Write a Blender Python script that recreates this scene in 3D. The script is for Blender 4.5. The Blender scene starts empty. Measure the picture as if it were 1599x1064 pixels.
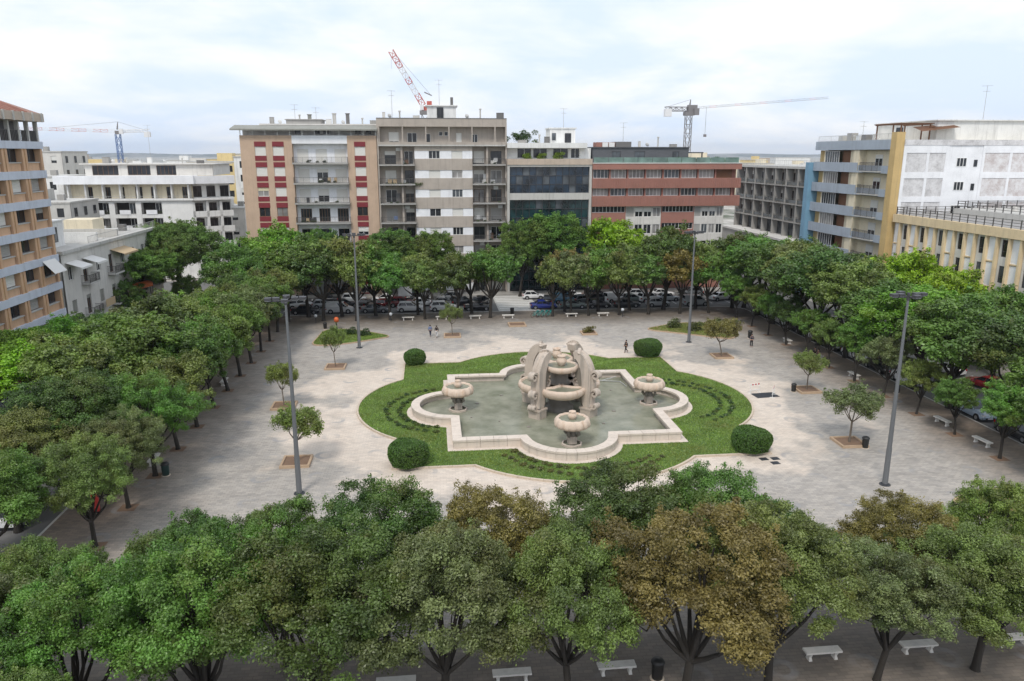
import bpy, math, random
import numpy as np
from mathutils import Vector, Matrix

# ------------------------------------------------------------------ camera, sky, sun, exposure
SC = bpy.context.scene
COL = SC.collection
PI = math.pi
R = math.radians
cam_data = bpy.data.cameras.new("camera")
cam_data.sensor_width = 36.0
cam_data.lens = 26.72
cam_data.clip_start = 0.3
cam_data.clip_end = 20000
cam = bpy.data.objects.new("camera", cam_data)
COL.objects.link(cam)
cam.location = (-12.51, -75.37, 25.0)
cam.rotation_euler = (PI / 2 - 0.2403, 0, -0.1063)
SC.camera = cam

SUN_EL, SUN_AZ = 52.0, 205.0          # degrees; azimuth measured clockwise from +Y
world = bpy.data.worlds.new("World")
SC.world = world
world.use_nodes = True
wn, wl = world.node_tree.nodes, world.node_tree.links
wn.clear()
w_out = wn.new("ShaderNodeOutputWorld")
w_bg = wn.new("ShaderNodeBackground")
w_sky = wn.new("ShaderNodeTexSky")
w_sky.sky_type = 'NISHITA'
w_sky.sun_disc = False
w_sky.sun_elevation = R(SUN_EL)
w_sky.sun_rotation = R(SUN_AZ)
w_sky.air_density = 1.0
w_sky.dust_density = 2.0
w_bg.inputs[1].default_value = 0.12
tc = wn.new("ShaderNodeTexCoord")
sep = wn.new("ShaderNodeSeparateXYZ")
wl.new(tc.outputs['Generated'], sep.inputs[0])
# project the view direction on a cloud layer: (x, y) / (z + 0.12)
zadd = wn.new("ShaderNodeMath"); zadd.operation = 'MAXIMUM'; zadd.inputs[1].default_value = 0.0
wl.new(sep.outputs[2], zadd.inputs[0])
zad2 = wn.new("ShaderNodeMath"); zad2.operation = 'ADD'; zad2.inputs[1].default_value = 0.22
wl.new(zadd.outputs[0], zad2.inputs[0])
dx = wn.new("ShaderNodeMath"); dx.operation = 'DIVIDE'
dy = wn.new("ShaderNodeMath"); dy.operation = 'DIVIDE'
wl.new(sep.outputs[0], dx.inputs[0]); wl.new(zad2.outputs[0], dx.inputs[1])
wl.new(sep.outputs[1], dy.inputs[0]); wl.new(zad2.outputs[0], dy.inputs[1])
comb = wn.new("ShaderNodeCombineXYZ")
wl.new(dx.outputs[0], comb.inputs[0]); wl.new(dy.outputs[0], comb.inputs[1])
cn = wn.new("ShaderNodeTexNoise")
cn.inputs['Scale'].default_value = 1.3
cn.inputs['Detail'].default_value = 7
cn.inputs['Roughness'].default_value = 0.56
cn.inputs['Distortion'].default_value = 0.25
wl.new(comb.outputs[0], cn.inputs['Vector'])
cr = wn.new("ShaderNodeValToRGB")
cr.color_ramp.elements[0].position = 0.41
cr.color_ramp.elements[0].color = (5.1, 5.85, 7.0, 1)
cr.color_ramp.elements[1].position = 0.62
cr.color_ramp.elements[1].color = (6.9, 6.95, 7.05, 1)
wl.new(cn.outputs['Fac'], cr.inputs[0])
wmix = wn.new("ShaderNodeMixRGB")
wmix.inputs[0].default_value = 0.93
wl.new(w_sky.outputs[0], wmix.inputs[1])
wl.new(cr.outputs[0], wmix.inputs[2])
wl.new(wmix.outputs[0], w_bg.inputs[0])
wl.new(w_bg.outputs[0], w_out.inputs[0])

sun_data = bpy.data.lights.new("sun", 'SUN')
sun_data.energy = 1.5
sun_data.angle = R(12)
sun_data.color = (1.0, 0.94, 0.86)
sun = bpy.data.objects.new("sun", sun_data)
COL.objects.link(sun)
az, el = R(SUN_AZ), R(SUN_EL)
sdir = Vector((math.sin(az) * math.cos(el), math.cos(az) * math.cos(el), math.sin(el)))
sun.rotation_euler = sdir.to_track_quat('Z', 'Y').to_euler()

SC.view_settings.view_transform = 'Standard'
SC.view_settings.look = 'None'
SC.view_settings.exposure = 0.45
SC.view_settings.gamma = 1
SC.view_settings.use_curve_mapping = False
SC.cycles.max_bounces = 6
SC.cycles.diffuse_bounces = 3
SC.cycles.glossy_bounces = 3
SC.cycles.transmission_bounces = 3
SC.cycles.transparent_max_bounces = 6

rnd = random.Random(7)

# ------------------------------------------------------------------ materials
M = {}
def new_mat(name, col=(0.5, 0.5, 0.5), rough=0.8, metal=0.0, spec=0.5):
    m = bpy.data.materials.new(name)
    m.use_nodes = True
    b = m.node_tree.nodes['Principled BSDF']
    b.inputs['Base Color'].default_value = (*col, 1)
    b.inputs['Roughness'].default_value = rough
    b.inputs['Metallic'].default_value = metal
    b.inputs['Specular IOR Level'].default_value = spec
    M[name] = m
    return m

def nodes_of(m):
    return m.node_tree.nodes, m.node_tree.links, m.node_tree.nodes['Principled BSDF']

def mixc(n, l, fac, a, b, mode='MIX'):
    x = n.new("ShaderNodeMixRGB"); x.blend_type = mode
    if isinstance(fac, (int, float)): x.inputs[0].default_value = fac
    else: l.new(fac, x.inputs[0])
    for k, s in ((1, a), (2, b)):
        if isinstance(s, tuple): x.inputs[k].default_value = (*s, 1) if len(s) == 3 else s
        else: l.new(s, x.inputs[k])
    return x.outputs[0]

def noise(n, l, vec, scale, detail=4, rough=0.55):
    t = n.new("ShaderNodeTexNoise")
    t.inputs['Scale'].default_value = scale
    t.inputs['Detail'].default_value = detail
    t.inputs['Roughness'].default_value = rough
    if vec is not None: l.new(vec, t.inputs['Vector'])
    return t.outputs['Fac']

def ramp(n, l, fac, p0, p1, c0=(0, 0, 0), c1=(1, 1, 1)):
    r = n.new("ShaderNodeValToRGB")
    r.color_ramp.elements[0].position = p0; r.color_ramp.elements[1].position = p1
    r.color_ramp.elements[0].color = (*c0, 1); r.color_ramp.elements[1].color = (*c1, 1)
    l.new(fac, r.inputs[0])
    return r.outputs[0]

def math_(n, l, op, a, b=None):
    x = n.new("ShaderNodeMath"); x.operation = op
    for k, s in ((0, a), (1, b)):
        if s is None: continue
        if isinstance(s, (int, float)): x.inputs[k].default_value = s
        else: l.new(s, x.inputs[k])
    return x.outputs[0]

def bump(n, l, b, h, strength=0.3, dist=0.02):
    x = n.new("ShaderNodeBump")
    x.inputs['Strength'].default_value = strength
    x.inputs['Distance'].default_value = dist
    l.new(h, x.inputs['Height'])
    l.new(x.outputs[0], b.inputs['Normal'])

def worn(name, col, rough=0.85, amount=0.25, scale=0.6, streak=True, dirt=(0.12, 0.11, 0.10), metal=0):
    """plaster / stone / paint with large soft patches, fine grain and vertical rain streaks"""
    m = new_mat(name, col, rough, metal)
    n, l, b = nodes_of(m)
    g = n.new("ShaderNodeNewGeometry")
    a = noise(n, l, g.outputs['Position'], scale, 5, 0.6)
    f = noise(n, l, g.outputs['Position'], 9.0, 3, 0.6)
    dark = tuple(c * 0.78 for c in col); lite = tuple(min(1, c * 1.1) for c in col)
    c1 = mixc(n, l, ramp(n, l, a, 0.3, 0.7), dark, lite)
    c2 = mixc(n, l, ramp(n, l, f, 0.25, 0.75), c1, tuple(min(1, c * 1.03) for c in col))
    if streak:
        mp = n.new("ShaderNodeMapping"); mp.inputs['Scale'].default_value = (2.2, 2.2, 0.13)
        l.new(g.outputs['Position'], mp.inputs['Vector'])
        s = noise(n, l, mp.outputs[0], 1.0, 4, 0.65)
        k = math_(n, l, 'MULTIPLY', ramp(n, l, s, 0.52, 0.78), amount)
        c2 = mixc(n, l, k, c2, dirt)
    l.new(c2, b.inputs['Base Color'])
    bump(n, l, b, f, 0.25, 0.01)
    return m

worn('plaster_white', (0.74, 0.74, 0.72), amount=0.35)
worn('plaster_pale', (0.62, 0.60, 0.56), amount=0.4)
worn('plaster_cream', (0.72, 0.64, 0.48), amount=0.3)
worn('plaster_yellow', (0.66, 0.52, 0.26), amount=0.3)
worn('plaster_greige', (0.42, 0.37, 0.32), amount=0.35)
worn('plaster_beige_dark', (0.50, 0.41, 0.33), amount=0.3)
worn('brick_beige', (0.52, 0.38, 0.275), amount=0.25)
worn('panel_red', (0.20, 0.022, 0.030), rough=0.6, amount=0.1)
worn('tile_redbrown', (0.33, 0.155, 0.12), rough=0.7, amount=0.25)
worn('panel_white', (0.80, 0.81, 0.83), rough=0.6, amount=0.12)
worn('concrete', (0.34, 0.33, 0.31), amount=0.45)
worn('concrete_light', (0.50, 0.49, 0.46), amount=0.45)
worn('concrete_dark', (0.16, 0.155, 0.15), amount=0.3)
worn('slab_edge', (0.36, 0.35, 0.33), amount=0.5)
worn('paint_bluegrey', (0.36, 0.41, 0.47), rough=0.7, amount=0.25)
worn('paint_blue', (0.18, 0.34, 0.47), rough=0.6, amount=0.2)
worn('ochre', (0.56, 0.40, 0.18), rough=0.8, amount=0.35)
worn('orange_brick', (0.60, 0.38, 0.235), amount=0.3)
worn('band_paleblue', (0.56, 0.60, 0.68), rough=0.75, amount=0.25)
worn('yellow_stone', (0.72, 0.57, 0.36), amount=0.3)
worn('roof_grey', (0.30, 0.29, 0.28), amount=0.0, streak=False)
worn('roof_light', (0.62, 0.60, 0.57), amount=0.0, streak=False)
worn('roof_tile', (0.33, 0.19, 0.145), amount=0.8, scale=1.5)
worn('stain_grey', (0.50, 0.485, 0.485), amount=0.9, scale=1.1)
worn('stain_red', (0.50, 0.45, 0.44), amount=1.0, scale=0.9, dirt=(0.24, 0.15, 0.13))
worn('cladding_dark', (0.10, 0.105, 0.115), rough=0.6, amount=0.1)
worn('wood_brown', (0.17, 0.08, 0.04), rough=0.7, amount=0.2)
worn('stone_fountain', (0.50, 0.425, 0.355), rough=0.8, amount=0.9, scale=1.6, dirt=(0.20, 0.19, 0.17))
worn('stone_bowl', (0.62, 0.50, 0.40), rough=0.8, amount=0.8, scale=1.6, dirt=(0.42, 0.24, 0.12))
worn('stone_wet', (0.20, 0.18, 0.15), rough=0.45, amount=0.5)
worn('stone_rim', (0.64, 0.555, 0.475), rough=0.8, amount=0.45, scale=0.9, dirt=(0.34, 0.31, 0.28))
worn('kerb_stone', (0.55, 0.46, 0.36), amount=0.3, scale=1.2)
worn('kerb_tan', (0.46, 0.33, 0.22), amount=0.3, scale=1.2)
worn('bench_stone', (0.66, 0.63, 0.58), amount=0.2, scale=2)
worn('soil', (0.20, 0.125, 0.080), amount=0.0, streak=False, scale=3)
worn('bark', (0.032, 0.027, 0.022), rough=0.95, amount=0.3, scale=2.5)
worn('bark_pale', (0.16, 0.13, 0.10), rough=0.95, amount=0.3, scale=2.5)
for nm_, dk_ in (('stain_grey', (0.44, 0.43, 0.43)), ('stain_red', (0.46, 0.40, 0.385))):
    n, l, b = nodes_of(M[nm_]); g = n.new("ShaderNodeNewGeometry")
    s1_ = noise(n, l, g.outputs['Position'], 0.9, 7, 0.72)
    s2_ = noise(n, l, g.outputs['Position'], 5.0, 5, 0.7)
    k_ = math_(n, l, 'MULTIPLY', ramp(n, l, s1_, 0.36, 0.62), ramp(n, l, s2_, 0.2, 0.55))
    l.new(mixc(n, l, k_, (0.70, 0.695, 0.70), dk_), b.inputs['Base Color'])
new_mat('galvanised', (0.20, 0.21, 0.22), 0.55, 0.6)
new_mat('lamp_housing', (0.07, 0.07, 0.075), 0.5, 0.3)
new_mat('lamp_glass', (0.55, 0.58, 0.6), 0.15)
new_mat('frame_white', (0.72, 0.72, 0.70), 0.5)
new_mat('frame_brown', (0.14, 0.07, 0.035), 0.55)
new_mat('frame_dark', (0.05, 0.05, 0.055), 0.45)
new_mat('shutter_white', (0.70, 0.69, 0.65), 0.6)
new_mat('shutter_grey', (0.38, 0.37, 0.35), 0.6)
new_mat('shutter_cream', (0.66, 0.60, 0.42), 0.6)
new_mat('rail_metal', (0.11, 0.105, 0.10), 0.5, 0.3)
new_mat('rail_pale', (0.42, 0.42, 0.41), 0.5, 0.2)
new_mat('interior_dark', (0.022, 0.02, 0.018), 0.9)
new_mat('awning_white', (0.72, 0.71, 0.68), 0.8)
new_mat('awning_tan', (0.48, 0.36, 0.22), 0.8)
new_mat('awning_orange', (0.62, 0.16, 0.05), 0.75)
worn('awning_green', (0.27, 0.27, 0.24), amount=0.6)
new_mat('plastic_black', (0.02, 0.02, 0.02), 0.5)
new_mat('plastic_green', (0.02, 0.05, 0.045), 0.5)
new_mat('plastic_teal', (0.01, 0.30, 0.28), 0.5)
new_mat('plastic_orange', (0.60, 0.12, 0.03), 0.5)
new_mat('white_paint', (0.78, 0.78, 0.76), 0.6)
new_mat('red_paint', (0.55, 0.05, 0.04), 0.5)
new_mat('crane_red', (0.52, 0.13, 0.10), 0.6)
new_mat('crane_white', (0.72, 0.72, 0.72), 0.5)
new_mat('crane_grey', (0.20, 0.19, 0.19), 0.6)
new_mat('crane_blue', (0.10, 0.18, 0.38), 0.5)
new_mat('grate_metal', (0.055, 0.058, 0.065), 0.6, 0.3)
new_mat('tyre', (0.018, 0.018, 0.018), 0.85)
new_mat('rim_metal', (0.42, 0.42, 0.43), 0.35, 0.7)
new_mat('car_glass', (0.012, 0.014, 0.017), 0.06)
new_mat('head_lamp', (0.62, 0.64, 0.66), 0.12)
new_mat('tail_lamp', (0.35, 0.015, 0.012), 0.25)
new_mat('plate_white', (0.7, 0.7, 0.7), 0.5)
new_mat('trim_black', (0.018, 0.018, 0.02), 0.6)
for nm, c in dict(white=(0.70, 0.70, 0.70), silver=(0.42, 0.44, 0.46), grey=(0.12, 0.13, 0.14), dark=(0.025, 0.027, 0.03),
                  black=(0.010, 0.010, 0.012), blue=(0.015, 0.03, 0.22), teal=(0.02, 0.10, 0.17), red=(0.18, 0.008, 0.012),
                  bright_red=(0.5, 0.01, 0.02), paleblue=(0.34, 0.42, 0.52), greengrey=(0.15, 0.19, 0.18)).items():
    m = new_mat('car_' + nm, c, 0.28, 0.0)
    m.node_tree.nodes['Principled BSDF'].inputs['Coat Weight'].default_value = 0.6
new_mat('skin', (0.50, 0.30, 0.21), 0.6)
new_mat('hair_dark', (0.02, 0.015, 0.012), 0.7)
new_mat('cloth_black', (0.015, 0.015, 0.018), 0.9)
new_mat('cloth_navy', (0.03, 0.035, 0.06), 0.9)
new_mat('cloth_blue', (0.12, 0.17, 0.30), 0.9)
new_mat('cloth_pale', (0.5, 0.5, 0.5), 0.9)
new_mat('cloth_brown', (0.13, 0.07, 0.05), 0.9)

def glass(name, col, rough, var=0.0):
    m = new_mat(name, col, rough)
    n, l, b = nodes_of(m)
    g = n.new("ShaderNodeNewGeometry")
    a = noise(n, l, g.outputs['Position'], 0.45, 2, 0.5)
    l.new(mixc(n, l, ramp(n, l, a, 0.35, 0.65), tuple(c * (1 - var) for c in col), tuple(c * (1 + var) for c in col)), b.inputs['Base Color'])
    return m
glass('glass_dark', (0.022, 0.024, 0.028), 0.12, 0.5)
glass('glass_mid', (0.07, 0.08, 0.09), 0.15, 0.5)
glass('glass_curtain', (0.26, 0.25, 0.24), 0.3, 0.35)
glass('glass_blue', (0.012, 0.028, 0.050), 0.07, 0.6)
glass('glass_teal', (0.015, 0.040, 0.045), 0.08, 0.6)
m = glass('glass_green', (0.14, 0.22, 0.19), 0.15, 0.3)
GL = ['glass_dark', 'glass_dark', 'glass_mid', 'glass_curtain']

# paving: small stone setts in mixed beige and grey, grey ring motifs, cleaner pinkish zone round the lawn
m = new_mat('paving', (0.5, 0.48, 0.45), 0.8)
n, l, b = nodes_of(m)
g = n.new("ShaderNodeNewGeometry")
P = g.outputs['Position']
br = n.new("ShaderNodeTexBrick")
br.inputs['Scale'].default_value = 1.0
br.inputs['Brick Width'].default_value = 0.5
br.inputs['Row Height'].default_value = 0.25
br.inputs['Mortar Size'].default_value = 0.018
br.inputs['Bias'].default_value = 0.1
br.inputs['Color1'].default_value = (0.27, 0.26, 0.245, 1)
br.inputs['Color2'].default_value = (0.62, 0.55, 0.47, 1)
br.inputs['Mortar'].default_value = (0.20, 0.18, 0.16, 1)
l.new(P, br.inputs['Vector'])
big = noise(n, l, P, 0.11, 4, 0.55)
mid = noise(n, l, P, 0.55, 5, 0.65)
mpx = n.new("ShaderNodeMapping"); mpx.inputs['Scale'].default_value = (0.35, 1.6, 1)
l.new(P, mpx.inputs['Vector'])
strk = noise(n, l, mpx.outputs[0], 1.2, 4, 0.6)
sx = n.new("ShaderNodeSeparateXYZ"); l.new(P, sx.inputs[0])
X, Y = sx.outputs[0], sx.outputs[1]
# round pale zone: distance from the lawn centre, perturbed by noise
dd = math_(n, l, 'SQRT', math_(n, l, 'ADD', math_(n, l, 'MULTIPLY', X, X), math_(n, l, 'MULTIPLY', Y, Y)))
dd = math_(n, l, 'ADD', dd, math_(n, l, 'MULTIPLY', math_(n, l, 'SUBTRACT', big, 0.5), 34.0))
zone = ramp(n, l, math_(n, l, 'DIVIDE', dd, 60.0), 0.41, 0.46, (1, 1, 1), (0, 0, 0))
pale = mixc(n, l, ramp(n, l, mid, 0.3, 0.7), (0.58, 0.48, 0.39), (0.72, 0.62, 0.52))
grey = mixc(n, l, ramp(n, l, mid, 0.3, 0.7), (0.24, 0.222, 0.20), (0.39, 0.36, 0.325))
base = mixc(n, l, zone, grey, pale)
c = mixc(n, l, 0.32, base, br.outputs['Color'])
c = mixc(n, l, math_(n, l, 'MULTIPLY', ramp(n, l, strk, 0.5, 0.75), 0.25), c, (0.58, 0.52, 0.46))
# canopy shade and brown dirt under the tree rows, both painted into the stone colour
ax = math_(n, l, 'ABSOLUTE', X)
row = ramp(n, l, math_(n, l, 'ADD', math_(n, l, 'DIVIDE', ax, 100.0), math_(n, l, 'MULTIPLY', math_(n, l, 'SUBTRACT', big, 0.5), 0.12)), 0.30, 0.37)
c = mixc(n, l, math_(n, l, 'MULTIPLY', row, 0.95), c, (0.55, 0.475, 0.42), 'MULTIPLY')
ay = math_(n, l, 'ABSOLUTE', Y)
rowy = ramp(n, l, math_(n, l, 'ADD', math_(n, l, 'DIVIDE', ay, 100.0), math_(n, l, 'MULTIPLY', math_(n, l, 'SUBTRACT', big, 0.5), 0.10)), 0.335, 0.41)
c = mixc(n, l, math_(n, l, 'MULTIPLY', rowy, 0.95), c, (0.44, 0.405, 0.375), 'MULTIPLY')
# ring motifs on a 4.4 m grid
def cell(v, s):
    q = math_(n, l, 'FRACT', math_(n, l, 'ADD', math_(n, l, 'DIVIDE', v, s), 100.5))
    return math_(n, l, 'MULTIPLY', math_(n, l, 'SUBTRACT', q, 0.5), s)
cx, cy = cell(X, 4.4), cell(Y, 4.4)
rr = math_(n, l, 'SQRT', math_(n, l, 'ADD', math_(n, l, 'MULTIPLY', cx, cx), math_(n, l, 'MULTIPLY', cy, cy)))
ring = math_(n, l, 'ABSOLUTE', math_(n, l, 'SUBTRACT', rr, 0.62))
ringm = ramp(n, l, ring, 0.14, 0.24, (1, 1, 1), (0, 0, 0))
wearm = ramp(n, l, noise(n, l, P, 0.23, 3, 0.6), 0.45, 0.6)
c = mixc(n, l, math_(n, l, 'MULTIPLY', math_(n, l, 'MULTIPLY', ringm, 0.65), wearm), c, (0.27, 0.27, 0.275))
spots = ramp(n, l, noise(n, l, P, 1.7, 6, 0.75), 0.62, 0.8)
c = mixc(n, l, math_(n, l, 'MULTIPLY', spots, 0.5), c, (0.23, 0.21, 0.19))
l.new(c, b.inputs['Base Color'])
bump(n, l, b, br.outputs['Fac'], 0.3, -0.01)

m = new_mat('asphalt', (0.10, 0.10, 0.10), 0.9)
n, l, b = nodes_of(m)
g = n.new("ShaderNodeNewGeometry"); P = g.outputs['Position']
a1 = noise(n, l, P, 0.2, 5, 0.6); a2 = noise(n, l, P, 14, 3, 0.6)
c = mixc(n, l, ramp(n, l, a1, 0.3, 0.7), (0.11, 0.11, 0.112), (0.19, 0.187, 0.18))
c = mixc(n, l, ramp(n, l, a2, 0.3, 0.7), c, (0.15, 0.148, 0.145))
l.new(c, b.inputs['Base Color']); bump(n, l, b, a2, 0.3, 0.01)

m = new_mat('sidewalk', (0.34, 0.33, 0.31), 0.9)
n, l, b = nodes_of(m)
g = n.new("ShaderNodeNewGeometry"); P = g.outputs['Position']
a1 = noise(n, l, P, 0.5, 5, 0.6)
l.new(mixc(n, l, ramp(n, l, a1, 0.3, 0.7), (0.27, 0.26, 0.24), (0.42, 0.40, 0.37)), b.inputs['Base Color'])

m = new_mat('city_ground', (0.30, 0.29, 0.26), 0.95)
n, l, b = nodes_of(m)
g = n.new("ShaderNodeNewGeometry"); P = g.outputs['Position']
a1 = noise(n, l, P, 0.02, 8, 0.7); a2 = noise(n, l, P, 0.1, 4, 0.7)
c = mixc(n, l, ramp(n, l, a2, 0.4, 0.6), (0.30, 0.28, 0.25), (0.52, 0.49, 0.45))
c = mixc(n, l, ramp(n, l, a1, 0.48, 0.58), c, (0.055, 0.075, 0.035))
l.new(c, b.inputs['Base Color'])

m = new_mat('hill', (0.10, 0.13, 0.14), 1.0)
n, l, b = nodes_of(m)
g = n.new("ShaderNodeNewGeometry"); P = g.outputs['Position']
a1 = noise(n, l, P, 0.004, 6, 0.7)
l.new(mixc(n, l, ramp(n, l, a1, 0.4, 0.6), (0.05, 0.07, 0.05), (0.24, 0.23, 0.20)), b.inputs['Base Color'])

m = new_mat('lawn_grass', (0.06, 0.14, 0.025), 0.95)
n, l, b = nodes_of(m)
g = n.new("ShaderNodeNewGeometry"); P = g.outputs['Position']
a1 = noise(n, l, P, 0.35, 5, 0.65); a2 = noise(n, l, P, 2.6, 5, 0.7); a3 = noise(n, l, P, 12, 3, 0.7)
c = mixc(n, l, ramp(n, l, a1, 0.35, 0.65), (0.065, 0.125, 0.020), (0.125, 0.19, 0.040))
c = mixc(n, l, math_(n, l, 'MULTIPLY', ramp(n, l, a2, 0.4, 0.7), 0.6), c, (0.045, 0.10, 0.018))
c = mixc(n, l, math_(n, l, 'MULTIPLY', ramp(n, l, noise(n, l, P, 0.8, 5, 0.7), 0.58, 0.74), 0.75), c, (0.21, 0.19, 0.075))
l.new(c, b.inputs['Base Color']); bump(n, l, b, a3, 1.0, 0.06)
m2 = m.copy(); m2.name = 'lawn_dry'; M['lawn_dry'] = m2
n, l, b = nodes_of(m2)
g = n.new("ShaderNodeNewGeometry"); P = g.outputs['Position']
c = mixc(n, l, ramp(n, l, noise(n, l, P, 0.6, 5, 0.7), 0.4, 0.6), (0.26, 0.17, 0.09), (0.12, 0.15, 0.04))
l.new(c, b.inputs['Base Color'])

# pond water: greenish shallow basin, rippled by the jets
m = new_mat('water', (0.10, 0.125, 0.095), 0.10)
n, l, b = nodes_of(m)
b.inputs['IOR'].default_value = 1.33
g = n.new("ShaderNodeNewGeometry"); P = g.outputs['Position']
a1 = noise(n, l, P, 0.45, 5, 0.6); a2 = noise(n, l, P, 3.2, 4, 0.6)
c = mixc(n, l, ramp(n, l, a1, 0.35, 0.65), (0.185, 0.195, 0.14), (0.31, 0.31, 0.24))
c = mixc(n, l, math_(n, l, 'MULTIPLY', ramp(n, l, noise(n, l, P, 2.2, 4, 0.7), 0.68, 0.74), 0.8), c, (0.03, 0.035, 0.025))
l.new(c, b.inputs['Base Color']); bump(n, l, b, a2, 0.5, 0.05)

# foliage: colour of the tree from the object, variation per leaf from the 'tint' attribute
def foliage(name, trans=0.2, rough=0.42):
    m = new_mat(name, (0.05, 0.1, 0.03), rough)
    n, l, b = nodes_of(m)
    oi = n.new("ShaderNodeObjectInfo")
    at = n.new("ShaderNodeAttribute"); at.attribute_name = 'tint'
    v = math_(n, l, 'ADD', math_(n, l, 'MULTIPLY', at.outputs['Fac'], 1.3), 0.48)
    c = mixc(n, l, 1.0, oi.outputs['Color'], v, 'MULTIPLY')
    at2 = n.new("ShaderNodeAttribute"); at2.attribute_name = 'hue'
    c = mixc(n, l, math_(n, l, 'MULTIPLY', at2.outputs['Fac'], 0.42), c, (0.200, 0.150, 0.040))
    l.new(c, b.inputs['Base Color'])
    b.inputs['Specular IOR Level'].default_value = 0.45
    tr = n.new("ShaderNodeBsdfTranslucent")
    l.new(mixc(n, l, 1.0, c, (1.5, 1.7, 0.7), 'MULTIPLY'), tr.inputs[0])
    mx = n.new("ShaderNodeMixShader"); mx.inputs[0].default_value = trans
    out = [x for x in n if x.type == 'OUTPUT_MATERIAL'][0]
    l.new(b.outputs[0], mx.inputs[1]); l.new(tr.outputs[0], mx.inputs[2])
    l.new(mx.outputs[0], out.inputs[0])
    return m
foliage('leaves')
foliage('needles', 0.15, 0.7)

# ------------------------------------------------------------------ builders
class MB:
    """collects quads and polygons; build() links them as one mesh object"""
    def __init__(s): s.v = []; s.f = []; s.m = []; s.sm = []
    def add(s, vs, fs, m=0, smooth=False):
        o = len(s.v); s.v += [tuple(v) for v in vs]
        for f in fs:
            s.f.append(tuple(i + o for i in f)); s.m.append(m); s.sm.append(smooth)
        return s
    def box(s, x0, x1, y0, y1, z0, z1, m=0):
        return s.add([(x0, y0, z0), (x1, y0, z0), (x1, y1, z0), (x0, y1, z0), (x0, y0, z1), (x1, y0, z1), (x1, y1, z1), (x0, y1, z1)],
                     [(0, 3, 2, 1), (4, 5, 6, 7), (0, 1, 5, 4), (1, 2, 6, 5), (2, 3, 7, 6), (3, 0, 4, 7)], m)
    def prism(s, poly, z0, z1, m=0, bottom=False):
        n = len(poly)
        vs = [(x, y, z0) for x, y in poly] + [(x, y, z1) for x, y in poly]
        fs = [(i, (i + 1) % n, n + (i + 1) % n, n + i) for i in range(n)] + [tuple(range(n, 2 * n))]
        if bottom: fs.append(tuple(reversed(range(n))))
        return s.add(vs, fs, m)
    def tube(s, p0, p1, r0, r1=None, n=8, m=0, cap=True, smooth=True):
        r1 = r0 if r1 is None else r1
        p0, p1 = Vector(p0), Vector(p1); d = (p1 - p0)
        if d.length < 1e-6: return s
        d.normalize()
        a = d.orthogonal().normalized(); b = d.cross(a)
        vs = []
        for p, r in ((p0, r0), (p1, r1)):
            for i in range(n):
                t = 2 * PI * i / n
                vs.append(p + a * (r * math.cos(t)) + b * (r * math.sin(t)))
        fs = [(i, (i + 1) % n, n + (i + 1) % n, n + i) for i in range(n)]
        s.add(vs, fs, m, smooth)
        if cap: s.add(vs, [tuple(reversed(range(n))), tuple(range(n, 2 * n))], m)
        return s
    def path(s, pts, rs, n=7, m=0):
        """one continuous tube through points"""
        pts = [Vector(p) for p in pts]; vs = []; prev = None
        for k, p in enumerate(pts):
            d = (pts[min(k + 1, len(pts) - 1)] - pts[max(k - 1, 0)]).normalized()
            a = d.orthogonal().normalized() if prev is None else (prev - d * prev.dot(d)).normalized()
            prev = a; b = d.cross(a)
            for i in range(n):
                t = 2 * PI * i / n
                vs.append(p + a * (rs[k] * math.cos(t)) + b * (rs[k] * math.sin(t)))
        fs = []
        for k in range(len(pts) - 1):
            fs += [(k * n + i, k * n + (i + 1) % n, (k + 1) * n + (i + 1) % n, (k + 1) * n + i) for i in range(n)]
        s.add(vs, fs, m, True)
        s.add([vs[i] for i in range((len(pts) - 1) * n, len(pts) * n)], [tuple(range(n))], m)
        return s
    def lathe(s, prof, n=32, c=(0, 0), m=0, flute=0, fl=0.0, smooth=True):
        vs = []
        for r, z in prof:
            for i in range(n):
                t = 2 * PI * i / n
                rr = r * (1 - fl * (1 - abs(math.cos(t * flute / 2)))) if flute else r
                vs.append((c[0] + rr * math.cos(t), c[1] + rr * math.sin(t), z))
        fs = []
        for k in range(len(prof) - 1):
            fs += [(k * n + i, k * n + (i + 1) % n, (k + 1) * n + (i + 1) % n, (k + 1) * n + i) for i in range(n)]
        return s.add(vs, fs, m, smooth)
    def build(s, name, mat, parent=None, loc=(0, 0, 0), rot=(0, 0, 0)):
        me = bpy.data.meshes.new(name)
        me.from_pydata(s.v, [], s.f)
        for mm in (mat if isinstance(mat, (list, tuple)) else [mat]):
            me.materials.append(M[mm])
        if len(s.m) == len(me.polygons):
            me.polygons.foreach_set('material_index', s.m)
            me.polygons.foreach_set('use_smooth', s.sm)
        me.update()
        return link(name, me, parent, loc, rot)

def link(name, data, parent=None, loc=(0, 0, 0), rot=(0, 0, 0)):
    o = bpy.data.objects.new(name, data)
    COL.objects.link(o)
    if parent is not None: o.parent = parent
    o.location = loc
    o.rotation_euler = rot if isinstance(rot, (tuple, list)) else (0, 0, rot)
    return o

def tag(o, label=None, cat=None, group=None, kind=None):
    if label: o['label'] = label
    if cat: o['category'] = cat
    if group: o['group'] = group
    if kind: o['kind'] = kind
    return o

def thing(name, label, cat, loc=(0, 0, 0), rz=0, group=None):
    o = link(name, None, None, loc, (0, 0, rz))
    o.empty_display_size = 0.2
    return tag(o, label, cat, group)

def structure(name, mb, mat, **k):
    return tag(mb.build(name, mat, **k), kind='structure')

def copy_tree(o, parent=None):
    c = o.copy(); COL.objects.link(c); c.parent = parent
    for ch in list(CH.get(o.name, [])) or list(o.children):
        copy_tree(ch, c)
    return c
CH = {}

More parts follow.
